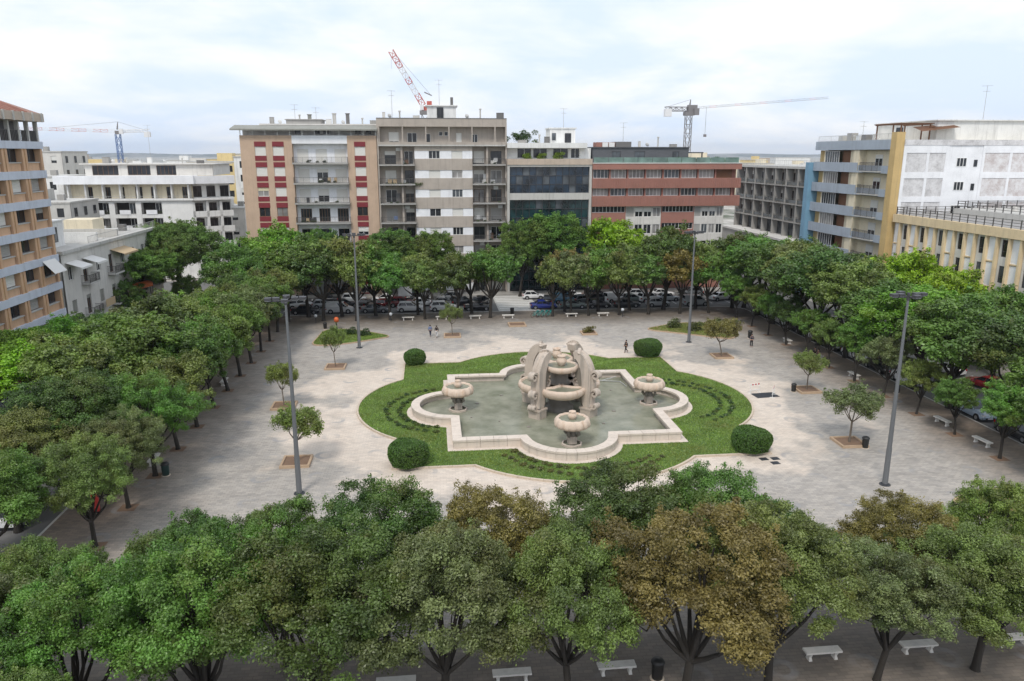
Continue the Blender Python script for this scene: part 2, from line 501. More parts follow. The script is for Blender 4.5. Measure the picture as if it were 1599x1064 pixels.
_pc = {}
def piece(name, mat, x0, x1, y0, y1, z0, z1, parent, rot=0):
    """box part sharing its mesh with equal pieces; given by its corners in the parent's frame"""
    sx_, sy_, sz_ = round(x1 - x0, 3), round(y1 - y0, 3), round(z1 - z0, 3)
    key = (name, mat, sx_, sy_, sz_)
    if key not in _pc:
        mb = MB().box(0, sx_, 0, sy_, 0, sz_)
        me = bpy.data.meshes.new(name); me.from_pydata(mb.v, [], mb.f); me.materials.append(M[mat])
        _pc[key] = me
    return link(name, _pc[key], parent, (x0, y0, z0), (0, 0, rot))
# ------------------------------------------------------------------ ground, roads, kerbs, far land
structure('ground', MB().box(-9000, 9000, -400, 9000, -2.0, -0.16), 'city_ground')
rd = MB()
def sheet(mb, x0, x1, y0, y1, z): mb.add([(x0, y0, z), (x1, y0, z), (x1, y1, z), (x0, y1, z)], [(0, 1, 2, 3)])
sheet(rd, -56.5, 56.5, -74, 64.5, -0.12)
structure('road', rd, 'asphalt')
for nm, a in (('side_street', (-56.5, -46.5, 64.5, 420)), ('side_street', (45.5, 56.5, 64.5, 420)), ('cross_street', (-300, -56.5, 62, 84)),
              ('cross_street', (-300, -56.5, -30, -14))):
    q = MB(); sheet(q, *a, -0.116); structure(nm, q, 'asphalt')
# plaza slab with its kerb
pz = [(-39.2, -48.2), (39.2, -48.2), (39.2, 46.2), (-39.2, 46.2)]
def rounded(poly, r, seg=5):
    out = []
    n_ = len(poly)
    for i in range(n_):
        p0, p1, p2 = (Vector(poly[(i - 1) % n_]), Vector(poly[i]), Vector(poly[(i + 1) % n_]))
        d0 = (p0 - p1); d2 = (p2 - p1)
        rr_ = min(r, d0.length * 0.49, d2.length * 0.49)
        a = p1 + d0.normalized() * rr_; b_ = p1 + d2.normalized() * rr_
        for k in range(seg + 1):
            t = k / seg
            q = a * (1 - t) ** 2 + p1 * 2 * t * (1 - t) + b_ * t ** 2
            out.append((q.x, q.y))
    return out
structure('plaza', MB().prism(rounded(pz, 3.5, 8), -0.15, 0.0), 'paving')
def offset_poly(poly, d):
    """offset a closed counter-clockwise polygon outwards by d"""
    n_ = len(poly); out = []
    for i in range(n_):
        p0, p1, p2 = Vector(poly[i - 1]), Vector(poly[i]), Vector(poly[(i + 1) % n_])
        e0 = (p1 - p0).normalized(); e1 = (p2 - p1).normalized()
        n0 = Vector((e0.y, -e0.x)); n1 = Vector((e1.y, -e1.x))
        nn = (n0 + n1)
        nn = nn / max(0.35, nn.length_squared) * 2 if nn.length > 1e-4 else n0
        out.append((p1.x + nn.x * d, p1.y + nn.y * d))
    return out
def ringwall(mb, inner, outer, z0, z1, m=0):
    n_ = len(inner)
    vs = [(x, y, z0) for x, y in inner] + [(x, y, z1) for x, y in inner] + [(x, y, z0) for x, y in outer] + [(x, y, z1) for x, y in outer]
    fs = []
    for i in range(n_):
        j = (i + 1) % n_
        fs += [(i, n_ + i, n_ + j, j), (2 * n_ + i, 2 * n_ + j, 3 * n_ + j, 3 * n_ + i), (n_ + i, 3 * n_ + i, 3 * n_ + j, n_ + j)]
    return mb.add(vs, fs, m)
rp = rounded(pz, 3.5, 8)
structure('kerb', ringwall(MB(), rp, offset_poly(rp, 0.18), -0.15, 0.012), 'concrete_light')
for nm, (x0, x1, y0, y1) in (('pavement', (-56.9, -53.4, -74, 58)), ('pavement', (53.4, 56.9, -74, 61)), ('pavement', (-45.5, 44.8, 61.4, 64.9)),
                             ('pavement', (-39, 39, -76, -60))):
    structure(nm, MB().prism(rounded([(x0, y0), (x1, y0), (x1, y1), (x0, y1)], 1.0), -0.15, 0.0), 'sidewalk')
# paved crossing strip through the parking lanes behind the plaza
cw = MB(); sheet(cw, -1.6, 5.2, 46.6, 61.2, -0.112)
structure('crossing_path', cw, 'concrete_light')
st = MB()
for k in range(9): sheet(st, -1.3, 4.9, 47.4 + k * 1.55, 47.75 + k * 1.55, -0.108)
structure('crossing_stripes', st, 'white_paint')
# parking bay lines
bl = MB()
for k in range(-7, 14):
    sheet(bl, -44 + k * 0.0, -44, 0, 0, 0) if False else None
for k in range(12): sheet(bl, -40 + k * 3.2, -39.9 + k * 3.2, 50.0, 54.6, -0.114)
for k in range(11): sheet(bl, 7 + k * 3.2, 7.1 + k * 3.2, 50.0, 54.6, -0.114)
structure('parking_lines', bl, 'white_paint')
# far hills on the horizon
hl = MB()
for (d, hmax, sd) in ((7000, 50, 1), (8200, 85, 5)):
    xs = np.linspace(-8500, 8500, 120)
    hh = [22 + 0.10 * hmax * (1 + math.sin(x * 0.0011 + sd)) * (0.6 + 0.4 * math.sin(x * 0.0047 + sd * 2)) for x in xs]
    vs = []
    for x, h in zip(xs, hh): vs += [(x, d, -1), (x, d + 200, h), (x, d + 900, h * 0.8), (x, d + 1000, -1)]
    fs = []
    for i in range(len(xs) - 1):
        for k in range(3): fs.append((i * 4 + k, (i + 1) * 4 + k, (i + 1) * 4 + k + 1, i * 4 + k + 1))
    hl.add(vs, fs, 0, True)
structure('hills', hl, 'hill')

# ------------------------------------------------------------------ facade kit
def wall_mesh(x0, x1, z0, z1, holes, depth, y=0.0):
    """front sheet with real openings and reveals; holes = (x, z, w, h)"""
    xs = sorted({x0, x1, *[min(max(round(v, 3), x0), x1) for h in holes for v in (h[0], h[0] + h[2])]})
    zs = sorted({z0, z1, *[min(max(round(v, 3), z0), z1) for h in holes for v in (h[1], h[1] + h[3])]})
    nx, nz = len(xs) - 1, len(zs) - 1
    cov = [[False] * nz for _ in range(nx)]
    for i in range(nx):
        for j in range(nz):
            mx, mz = (xs[i] + xs[i + 1]) / 2, (zs[j] + zs[j + 1]) / 2
            cov[i][j] = any(h[0] < mx < h[0] + h[2] and h[1] < mz < h[1] + h[3] for h in holes)
    mb = MB()
    for j in range(nz):
        i = 0
        while i < nx:
            if cov[i][j]: i += 1; continue
            k = i
            while k < nx and not cov[k][j]: k += 1
            mb.add([(xs[i], y, zs[j]), (xs[k], y, zs[j]), (xs[k], y, zs[j + 1]), (xs[i], y, zs[j + 1])], [(0, 1, 2, 3)])
            i = k
    for (x, z, w, h) in holes:
        a, b_, c, d = max(x, x0), min(x + w, x1), max(z, z0), min(z + h, z1)
        y1 = y + depth
        mb.add([(a, y, c), (b_, y, c), (b_, y, d), (a, y, d), (a, y1, c), (b_, y1, c), (b_, y1, d), (a, y1, d)],
               [(0, 4, 5, 1), (1, 5, 6, 2), (2, 6, 7, 3), (3, 7, 4, 0)])
    return mb

_wc = {}
def window(root, x, z, w, h, y=0.15, frame='frame_white', gl=None, div=2, blind=0.0, blind_mat='shutter_white', name='window', transom=False, rot=0):
    """window = frame mesh (part) with a pane and, where lowered, a roller shutter as sub-parts"""
    w, h = round(w, 2), round(h, 2)
    key = (w, h, frame, div, transom)
    if key not in _wc:
        t = 0.07; mb = MB()
        mb.box(0, w, 0, t, 0, t).box(0, w, 0, t, h - t, h).box(0, t, 0, t, t, h - t).box(w - t, w, 0, t, t, h - t)
        for k in range(1, div):
            cx_ = w * k / div
            mb.box(cx_ - t * 0.55, cx_ + t * 0.55, 0.003, t, t, h - t)
        if transom: mb.box(t, w - t, 0.005, t, h * 0.3, h * 0.3 + 0.06)
        me = bpy.data.meshes.new('window'); me.from_pydata(mb.v, [], mb.f); me.materials.append(M[frame])
        _wc[key] = me
    f = link(name, _wc[key], root, (x, y, z), (0, 0, rot))
    gl = gl or rnd.choice(GL)
    kp = ('pane', w, h, gl)
    if kp not in _wc:
        mb = MB().box(0.02, w - 0.02, 0.035, 0.06, 0.02, h - 0.02)
        me = bpy.data.meshes.new('pane'); me.from_pydata(mb.v, [], mb.f); me.materials.append(M[gl]); _wc[kp] = me
    link('pane', _wc[kp], f)
    if blind > 0.02:
        bh = round(h * min(blind, 0.985) * 10) / 10.0
        kb = ('shutter', w, h, bh, blind_mat)
        if kb not in _wc:
            mb = MB(); zz = h - bh; k = 0
            nsl = max(2, int(bh / 0.16)); s_ = bh / nsl
            for k in range(nsl):
                mb.add([(0.03, -0.012, zz + k * s_), (w - 0.03, -0.012, zz + k * s_), (w - 0.03, -0.045, zz + (k + 0.85) * s_), (0.03, -0.045, zz + (k + 0.85) * s_),
                        (w - 0.03, -0.012, zz + (k + 1) * s_), (0.03, -0.012, zz + (k + 1) * s_)], [(0, 1, 2, 3), (3, 2, 4, 5)])
            me = bpy.data.meshes.new('shutter'); me.from_pydata(mb.v, [], mb.f); me.materials.append(M[blind_mat]); _wc[kb] = me
        link('shutter', _wc[kb], f)
    return f

def railing(root, x0, x1, y, z, h=1.0, mat='rail_metal', ret=0.0, step=0.14, yback=None, name='railing', r=0.012):
    """balcony railing: two rails, thin bars, side returns"""
    mb = MB()
    def run(p, q):
        L = math.dist(p, q)
        mb.box(min(p[0], q[0]) - 0.02, max(p[0], q[0]) + 0.02, min(p[1], q[1]) - 0.02, max(p[1], q[1]) + 0.02, z + h - 0.05, z + h)
        mb.box(min(p[0], q[0]) - 0.015, max(p[0], q[0]) + 0.015, min(p[1], q[1]) - 0.015, max(p[1], q[1]) + 0.015, z + 0.08, z + 0.11)
        k = max(1, int(L / step))
        for i in range(k + 1):
            a = p[0] + (q[0] - p[0]) * i / k; b_ = p[1] + (q[1] - p[1]) * i / k
            rr_ = 0.025 if i % 12 == 0 else r
            mb.box(a - rr_, a + rr_, b_ - rr_, b_ + rr_, z, z + h - 0.05)
    run((x0, y), (x1, y))
    if yback is not None:
        run((x0, y), (x0, yback)); run((x1, y), (x1, yback))
    return mb.build(name, mat, root)

# ---- small leaf clumps for balconies, terraces, flower beds (built with the tree kit below)
def np_mesh(name, V, F4, attrs, mat):
    me = bpy.data.meshes.new(name)
    nv, nf = len(V), len(F4)
    me.vertices.add(nv); me.vertices.foreach_set('co', np.ascontiguousarray(V, dtype=np.float32).ravel())
    me.loops.add(nf * 4); me.loops.foreach_set('vertex_index', np.ascontiguousarray(F4, dtype=np.int32).ravel())
    me.polygons.add(nf)
    me.polygons.foreach_set('loop_start', np.arange(0, nf * 4, 4, dtype=np.int32))
    me.polygons.foreach_set('loop_total', np.full(nf, 4, dtype=np.int32))
    for k, a in attrs.items():
        at = me.attributes.new(k, 'FLOAT', 'POINT'); at.data.foreach_set('value', np.ascontiguousarray(a, dtype=np.float32))
    me.materials.append(M[mat])
    me.update(calc_edges=True)
    return me

def leaf_cloud(cent, rad, n_per, size, rng, flat=0.8, up=0.35, tint=None, droop=0.0, shell=0.5):
    """leaves scattered through spherical clumps; returns vertices, faces, per-vertex tint and hue"""
    cent = np.asarray(cent, float); rad = np.asarray(rad, float)
    nc = len(cent); N = nc * n_per
    ci = np.repeat(np.arange(nc), n_per)
    d = rng.normal(size=(N, 3)); d /= np.linalg.norm(d, axis=1, keepdims=True)
    fl = (d[:, 2] < 0) & (rng.random(N) < up); d[fl, 2] *= -1
    r = rad[ci] * (shell + (1 - shell) * rng.random(N) ** 0.7) * (1 + 0.18 * rng.normal(size=N))
    pos = cent[ci] + d * r[:, None] * np.array([1, 1, flat])
    pos[:, 2] -= droop * rng.random(N) * rad[ci]
    nrm = d * 0.65 + np.array([0, 0, 0.35]) + rng.normal(size=(N, 3)) * 0.5
    nrm /= np.linalg.norm(nrm, axis=1, keepdims=True)
    t = np.cross(nrm, rng.normal(size=(N, 3))); t /= np.linalg.norm(t, axis=1, keepdims=True) + 1e-9
    b_ = np.cross(nrm, t)
    sz = size * (0.65 + 0.7 * rng.random(N))
    L = (t * sz[:, None] * 0.5); W = (b_ * sz[:, None] * 0.27)
    bend = nrm * sz[:, None] * 0.10
    V = np.stack([pos - L, pos - W + bend, pos + L, pos + W + bend], axis=1).reshape(-1, 3)
    F = np.arange(N * 4).reshape(-1, 4)
    ct = rng.random(nc) if tint is None else tint
    tv = np.clip(ct[ci] * 0.72 + 0.28 * rng.random(N), 0, 1)
    ph = rng.random(6) * 6.28
    lowf = 0.5 + 0.28 * np.sin(cent[:, 0] * 1.1 + ph[0]) + 0.22 * np.sin(cent[:, 1] * 1.3 + ph[1]) + 0.22 * np.sin(cent[:, 2] * 1.5 + ph[2])
    hue = np.clip((np.clip(lowf, 0, 1) ** 2 * (0.5 + 0.5 * rng.random(nc)))[ci] * (0.5 + 0.6 * rng.random(N)), 0, 1)
    return V, F, np.repeat(tv, 4), np.repeat(hue, 4)

def cloud_mesh(name, *a, mat='leaves', **k):
    V, F, t, h = leaf_cloud(*a, **k)
    return np_mesh(name, V, F, dict(tint=t, hue=h), mat)

_rng = np.random.default_rng(3)
def rand_in_box(n_, w, d, h):
    return np.stack([_rng.random(n_) * w, _rng.random(n_) * d, h * _rng.random(n_)], axis=1)
TUFT = [cloud_mesh('shrub_leaves', rand_in_box(9, 0.9, 0.4, 0.5), np.full(9, 0.3), 60, 0.14, _rng) for _ in range(3)]
TRAIL = [cloud_mesh('trailing_plants', rand_in_box(26, 3.4, 0.3, 0.35), np.full(26, 0.2), 40, 0.12, _rng) for _ in range(2)]
def shrub(x, y, z, label, s=1.0, col=(0.06, 0.11, 0.03), group=None, cat='plant', name='potted_shrub', mesh=None):
    o = link(name, mesh or rnd.choice(TUFT), None, (x, y, z), (0, 0, rnd.random() * 0.4))
    o.scale = (s, s, s); o.color = (*col, 1)
    return tag(o, label, cat, group)

def antenna(x, y, z, h, label, kind=0, group='rooftop television aerials', mat='rail_pale'):
    t = thing('television_aerial', label, 'aerial', (x, y, z), rnd.random() * 0.8 - 0.4, group)
    MB().tube((0, 0, 0), (0, 0, h), 0.045, 0.03, 6).build('mast', mat, t)
    a = MB()
    for k, zz in enumerate((h - 0.1, h - 0.9)):
        L = 1.5 if k == 0 else 1.0
        a.box(-L / 2, L / 2, -0.02, 0.02, zz - 0.02, zz + 0.02)
        for i in range(7): a.box(-L / 2 + i * L / 6 - 0.012, -L / 2 + i * L / 6 + 0.012, -0.35 + 0.03 * i, 0.35 - 0.03 * i, zz, zz + 0.025)
    a.build('aerial_elements', mat, t)
    return t

def building(name, label, x, y, rz, cat='building', group=None):
    return thing(name, label, cat, (x, y, 0), rz, group)

# ------------------------------------------------------------------ 1. pink-beige block with dark red panels
b0 = building('apartment_block', 'pink beige apartment block with columns of dark red panels and white recessed balconies', -47.9 + 2.9, 65, 0)
Wb = 23.4
TOP = 28.2
holes = []
redx = [2.35, 5.65, 18.9 + 0.9]
redx = [2.45, 5.5, 19.55]
ztops = [27.15 - 3.5 * k for k in range(8)]
for x in redx:
    for z in ztops: holes.append((x, z - 2.4, 1.85, 1.55))
hl_ = [h for h in holes if h[0] < 9]; hr_ = [h for h in holes if h[0] > 15]
wall_mesh(0, 8.8, 0, TOP, hl_, 0.3).build('wall', 'brick_beige', b0)
wall_mesh(18.3, Wb, 0, TOP, hr_, 0.3).build('wall', 'brick_beige', b0)
MB().box(0, 8.8, 0.3, 14, 0, TOP).box(18.3, Wb, 0.3, 14, 0, TOP).box(8.8, 18.3, 1.5, 14, 0, TOP - 0.01).build('wall', 'brick_beige', b0)
for x in redx:
    for k, z in enumerate(ztops):
        piece('red_panel', 'panel_red', x - 0.06, x + 1.91, -0.05, 0.0, z - 0.85, z, b0)
        piece('red_panel', 'panel_red', x - 0.06, x + 1.91, -0.05, 0.0, z - 3.25, z - 2.4, b0)
        bl_ = {0: 1, 1: 1, 2: 1 if x > 3 else 0.4, 3: 0.0, 4: 0.55}.get(k, 0.3)
        window(b0, x, z - 2.4, 1.85, 1.55, 0.12, 'frame_brown' if k == 3 else 'frame_white', None, 2, bl_, 'shutter_cream' if (k == 2 and x < 3) else 'shutter_white')
lg = MB().box(8.8, 18.3, 1.2, 1.5, 0, TOP).box(8.8, 18.3, -0.0, 1.2, 26.8, TOP)
wh = []
for k in range(8):
    zf = 23.55 - 3.47 * k
    for i in range(3): wh.append((9.4 + i * 3.25, zf + 0.02, 1.95, 2.35))
wall_mesh(8.8, 18.3, 0, 26.8, wh, 0.14, 1.2).build('wall', 'panel_white', b0)
MB().box(8.8, 18.3, 0, 1.34, 26.8, TOP - 0.005).build('fascia', 'panel_white', b0)
for k in range(8):
    zf = 23.55 - 3.47 * k
    if zf < 0: break
    piece('balcony_slab', 'slab_edge', 8.75, 18.35, -0.75, 1.3, zf - 0.28, zf, b0)
    railing(b0, 8.85, 18.25, -0.7, zf, 1.0, 'rail_metal', yback=0.0)
    for i in range(3):
        bl_ = {0: 1, 1: 1 if i != 1 else 0.25, 2: 1 if i != 1 else 0.5, 3: 0, 4: 0.1}.get(k, 0.4)
        window(b0, 9.4 + i * 3.25, zf + 0.02, 1.95, 2.35, 1.26, 'frame_brown' if k >= 3 else 'frame_white', 'glass_dark' if k == 3 else None, 2 if k != 3 else 4, bl_, 'shutter_white', name='balcony_door')
MB().box(0.0, Wb, 2.6, 13, TOP, 29.6).build('penthouse', 'plaster_white', b0)
wx = [9.0, 12.4, 14.0, 19.6, 21.4]
for x in wx: window(b0, x, TOP + 0.35, 0.95, 0.85, 2.52, 'frame_dark', 'glass_dark', 1)
cn_ = MB().add([(-1.3, -1.1, 29.0), (Wb + 0.2, -1.1, 29.0), (Wb + 0.2, 2.6, 29.75), (-1.3, 2.6, 29.75), (-1.3, -1.1, 29.25), (Wb + 0.2, -1.1, 29.25), (Wb + 0.2, 2.6, 30.0), (-1.3, 2.6, 30.0)],
              [(0, 1, 5, 4), (4, 5, 6, 7), (0, 3, 2, 1), (1, 2, 6, 5), (0, 4, 7, 3)])
cn_.build('terrace_canopy', 'awning_green', b0)
for i in range(12): piece('canopy_post', 'frame_white', 0.1 + i * 2.1, 0.22 + i * 2.1, -0.02, 0.1, TOP, 29.1, b0)
MB().box(3, Wb, 2.4, 13.2, 30.0, 30.25).build('roof', 'roof_light', b0)
MB().box(7.2, 13.4, 5, 10, 30.25, 31.0).box(7, 13.6, 4.8, 10.2, 31.0, 31.15).build('roof_hut', 'concrete', b0)
for x, hh_, mt in ((15.6, 1.9, 'concrete_light'), (18.0, 1.9, 'concrete_dark'), (11.2, 1.7, 'awning_green')):
    MB().box(x - 0.3, x + 0.3, 6, 6.6, 30.2, 30.2 + hh_).box(x - 0.4, x + 0.4, 5.9, 6.7, 30.2 + hh_, 30.35 + hh_).build('chimney', mt, b0)

for k in range(7):
    zf = 23.55 - 3.47 * k
    for q in range(4):
        xx = round(9.2 + rnd.random() * 8, 1)
        if rnd.random() < 0.5: piece(rnd.choice(['chair_back', 'cabinet']), rnd.choice(['frame_white', 'frame_dark', 'awning_tan']), xx, xx + 0.5, 0.1, 0.5, zf, zf + rnd.choice([0.7, 0.9]), b0)
        if rnd.random() < 0.6: shrub(-45 + xx, 64.5, zf, 'small dark pot plant on a white balcony of the pink beige block', 0.4 + 0.45 * rnd.random(), (0.035, 0.06, 0.025), 'pot plants on the pink beige block')
# ------------------------------------------------------------------ 2. grey-beige block with white window bands
b1 = building('apartment_block', 'tallest grey beige apartment block with white window bands between balconies', -21.5, 65, 0)
W1 = 23.0; s1 = W1 / 24.5; T1 = 31.2
LX0, LX1, CX0, CX1, RX0, RX1 = 0.25, 6.5, 6.5, 16.8, 16.8, W1 - 0.25
for (x0, x1) in ((0, 0.25), (W1 - 0.25, W1)): MB().box(x0, x1, -0.15, 15, 0, T1 - 0.02).build('party_wall', 'plaster_greige', b1)
MB().box(0.25, W1 - 0.25, 1.7, 15, 0, 26.4).box(CX0 + 0.02, CX1 - 0.02, 0.32, 1.7, 0, 26.38).build('wall', 'plaster_greige', b1)
pw = [(2.0, 26.75, 1.8, 2.1), (5.3, 26.75, 1.7, 2.0), (8.5, 26.5, 0.9, 2.1), (10.9, 28.2, 0.7, 0.75), (11.9, 28.2, 0.7, 0.75), (14.0, 26.5, 1.0, 2.2), (16.7, 26.6, 1.2, 1.9)]
wall_mesh(0.25, W1 - 0.25, 26.4, T1, pw, 0.25, 1.5).build('wall', 'plaster_greige', b1)
MB().box(0.25, W1 - 0.25, 1.76, 15, 26.4, T1).build('wall', 'plaster_greige', b1)
for i, h in enumerate(pw):
    window(b1, *h, 1.62, 'frame_white', 'glass_dark', 1 if h[2] < 1 else 2, {0: 0.75, 5: 1}.get(i, 0.0))
MB().box(0.25, W1 - 0.25, -0.15, 1.5, 29.75, T1).build('fascia', 'plaster_greige', b1)
MB().box(0.0, W1, -0.18, -0.153, T1 - 0.12, T1 + 0.03).box(0, W1, -0.153, 15, T1, T1 + 0.03).build('coping', 'concrete_dark', b1)
MB().box(0.25, W1 - 0.25, -0.55, 1.5, 26.4, 26.65).build('ledge', 'concrete_light', b1)
MB().box(0.25, W1 - 0.25, -0.55, -0.45, 26.65, 27.1).build('parapet', 'plaster_greige', b1)
for i in range(6): piece('terrace_post', 'plaster_greige', 0.3 + i * 4.1, 0.5 + i * 4.1, -0.14, 0.06, 26.65, 29.75, b1)
zone = [(LX0, LX1, 4.05), (RX0, RX1, RX0 + 2.5)]
for k in range(8):
    zs = 23.25 - 3.4 * k
    zt = zs + 3.15
    if zs < -1: break
    zb0, zb1 = zs + 0.98, zs + 2.38            # white band
    piece('spandrel', 'plaster_greige', CX0, CX1, -0.12, 0.3, zb1, zb0 + 3.4 if k else 26.4, b1)
    wins = [(9.0, 'w'), (13.1, 'w')]
    xs_ = [CX0, 9.0, 11.0, 13.1, 15.0, CX1]
    for i in range(5):
        if i in (1, 3):
            wdt = xs_[i + 1] - xs_[i]
            bd = rnd.choice([0, 0, 0.3, 0.5, 1.0])
            window(b1, xs_[i], zb0, wdt, zb1 - zb0, 0.1, rnd.choice(['frame_white', 'frame_brown']), None, 2 if k % 2 else 3, bd, rnd.choice(['shutter_white', 'shutter_grey']))
        else:
            piece('white_panel', 'panel_white', xs_[i], xs_[i + 1], -0.03, 0.3, zb0, zb1, b1)
    for zi, (x0, x1, xc) in enumerate(zone):
        piece('balcony_slab', 'slab_edge', x0, x1, -1.0, 1.7, zs - 0.25, zs, b1)
        piece('column', 'plaster_greige', xc, xc + 0.35, 0.0, 1.7, zs, zs + 3.15, b1)
        railing(b1, x0 + 0.05, x1 - 0.05, -0.95, zs, 1.0, 'rail_metal', yback=0.0)
        dh = []
        for (a, b_) in ((x0, xc), (xc + 0.35, x1)):
            wd = min(2.0, (b_ - a) - 0.5); dh.append(((a + b_ - wd) / 2, zs + 0.02, wd, 2.3))
        wall_mesh(x0, x1, zs, zs + 3.15, dh, 0.2, 1.45).build('wall', 'plaster_greige', b1)
        for h in dh:
            window(b1, *h, 1.52, rnd.choice(['frame_white', 'frame_brown', 'frame_dark']), None, 2, rnd.choice([0, 0, 0.3, 0.9]), rnd.choice(['shutter_white', 'shutter_grey']), name='balcony_door')
        for q in range(3):
            r_ = rnd.random(); xx = round(x0 + 0.4 + rnd.random() * (x1 - x0 - 1.6), 1)
            if r_ < 0.35: piece('air_conditioner', 'frame_white', xx, xx + 0.85, 1.0, 1.3, zs + (0.05 if r_ < 0.2 else 2.3), zs + (0.65 if r_ < 0.2 else 2.9), b1)
            elif r_ < 0.6: piece('cabinet', rnd.choice(['frame_white', 'frame_brown', 'awning_tan', 'concrete_dark']), xx, xx + 0.7, 0.8, 1.25, zs, zs + rnd.choice([0.8, 1.2, 1.7]), b1)
            elif r_ < 0.8: piece('drying_laundry', rnd.choice(['cloth_pale', 'cloth_blue', 'awning_white']), xx, xx + 0.7, -0.5, -0.46, zs + 0.5, zs + 1.1, b1)
            if rnd.random() < 0.4: shrub(-21.5 + xx, 65 - 0.7, zs, 'small pot plant on a balcony of the tall grey beige block', 0.45 + 0.25 * rnd.random(), (0.05, 0.09, 0.03), 'pot plants on the balconies of the tall block')
MB().box(8.9, 14.2, 5, 9, T1, 33.5).box(8.6, 14.5, 4.7, 9.3, 33.5, 33.7).build('stair_hut', 'plaster_white', b1)
window(b1, 10.7, T1 + 0.2, 1.2, 1.9, 4.9, 'frame_dark', 'glass_dark', 2)
for xx in (1.2, 3.4, 6.0): shrub(-21.5 + xx, 64.35, 19.5, 'trailing plants hanging along the left balcony of the tall block', 1.0, (0.10, 0.13, 0.04), 'trailing plants of one left balcony', mesh=TRAIL[0]).scale = (0.55, 1, 1.4)
MB().box(13.2, 13.7, 5.2, 5.7, 33.7, 35.1).build('chimney', 'concrete_dark', b1)

# ------------------------------------------------------------------ 3. dark glass office
b2 = building('office_building', 'office building with dark blue glass front in a pale grey frame', 1.55, 65, 0)
W2 = 15.6
MB().box(0, W2, 0.35, 18, 0, 24.2).build('wall', 'concrete_light', b2)
MB().box(0, W2, -0.6, 0.35, 23.15, 24.2).build('parapet', 'plaster_beige_dark', b2)
MB().box(0, 0.45, -0.45, 0.35, 0, 23.15).box(W2 - 0.45, W2, -0.45, 0.35, 0, 23.15).box(0.45, W2 - 0.45, -0.45, 0.35, 22.8, 23.15).box(0.45, W2 - 0.45, -0.45, 0.35, 16.9, 18.1).build('frame', 'concrete_light', b2)
for (z0, z1, nr, mt) in ((18.1, 22.8, 3, 'glass_blue'), (0.3, 16.9, 10, 'glass_teal')):
    nc_ = 12; dw = (W2 - 0.9) / nc_; dh_ = (z1 - z0) / nr
    mm = MB()
    for i in range(1, nc_): mm.box(0.45 + i * dw - 0.03, 0.45 + i * dw + 0.03, 0.05, 0.22, z0, z1)
    for j in range(nr + 1): mm.box(0.45, W2 - 0.45, 0.055, 0.2, z0 + j * dh_ - 0.04, z0 + j * dh_ + 0.04)
    mm.build('mullion', 'frame_dark', b2)
    for i in range(nc_):
        for j in range(nr):
            if z0 < 1 and j < 5: continue
            piece('pane', mt if rnd.random() < 0.85 else 'glass_mid', 0.45 + i * dw + 0.03, 0.45 + (i + 1) * dw - 0.03, 0.2, 0.23, z0 + j * dh_ + 0.04, z0 + (j + 1) * dh_ - 0.04, b2)
MB().box(0.6, W2 - 0.6, 0.24, 0.34, 0, 9).build('lower_glazing', 'glass_teal', b2)
ph = [(2.0, 24.3, 2.6, 1.75), (4.9, 24.3, 2.6, 1.75), (8.6, 24.3, 2.8, 1.75), (11.9, 24.3, 1.6, 1.75)]
wall_mesh(0, W2, 24.2, 26.1, ph, 0.2, 1.2).build('wall', 'plaster_white', b2)
MB().box(0, W2, 1.45, 14, 24.2, 26.1).build('penthouse', 'plaster_white', b2)
for h in ph: window(b2, *h, 1.3, 'frame_white', 'glass_dark', 2)
MB().box(-0.0, W2 - 1.0, -0.4, 14, 26.1, 27.0).build('roof', 'plaster_white', b2)
MB().box(8.4, 13.2, 4, 9, 27.0, 29.6).box(8.2, 13.4, 3.8, 9.2, 29.6, 29.8).build('stair_hut', 'plaster_white', b2)
window(b2, 11.2, 27.1, 1.2, 1.7, 3.9, 'frame_dark', 'glass_dark', 2); window(b2, 8.7, 27.4, 0.9, 1.5, 3.9, 'frame_white', 'glass_mid', 1)
for i, x in enumerate((3.2, 5.6, 8.6)):
    shrub(1.55 + x, 64.75, 24.2, ['lime green shrub on the office terrace left of the other shrubs', 'lime green shrub between two others on the office terrace', 'tall lime shrub in front of the white pillar on the office terrace'][i], 1.5 + 0.3 * (i == 2), (0.16, 0.24, 0.03))
tr_ = cloud_mesh('roof_tree_leaves', _rng.normal(size=(22, 3)) * [0.9, 0.6, 0.45], np.full(22, 0.55), 130, 0.2, _rng)
o = shrub(5.0, 72, 27.9, 'dark green bushy tree on the roof between the tall block and the glass office', 1.25, (0.035, 0.075, 0.02), cat='tree', name='roof_tree', mesh=tr_)

# ------------------------------------------------------------------ 4. red-brown slatted office
b3 = building('office_building', 'long office building with red brown slatted bands and glass roof terrace rail', 17.2, 65, 0)
W3 = 28.2; WL = 25.6
MB().box(0.0, WL - 0.1, 0.4, 16, 0, 23.3).build('wall', 'tile_redbrown', b3)
MB().box(WL - 0.1, W3, 2.8, 16, 15.6, 23.3).box(W3 - 4.5, W3 - 0.4, 0.9, 2.8, 15.6, 23.3).build('wall', 'tile_redbrown', b3)
MB().box(0, W3 + 0.2, -0.9, 16, 23.35, 23.5).build('roof', 'roof_light', b3)
MB().box(0, W3, -0.8, 0.4, 22.3, 23.35).box(W3 - 0.3, W3, 0.4, 16, 22.3, 23.35).build('fascia', 'tile_redbrown', b3)
for (z0, z1) in ((18.9, 20.7), (15.6, 17.5)):
    MB().box(0, W3, -0.75, 0.4, z0, z1 - 0.0).box(W3 - 0.4, W3, 0.4, 14, z0, z1).build('parapet', 'tile_redbrown', b3)
    for i in range(70):
        piece('slat', 'tile_redbrown', 0.1 + i * 0.4, 0.26 + i * 0.4, -0.86, -0.752, z0 + 0.05, z1 - 0.05, b3)
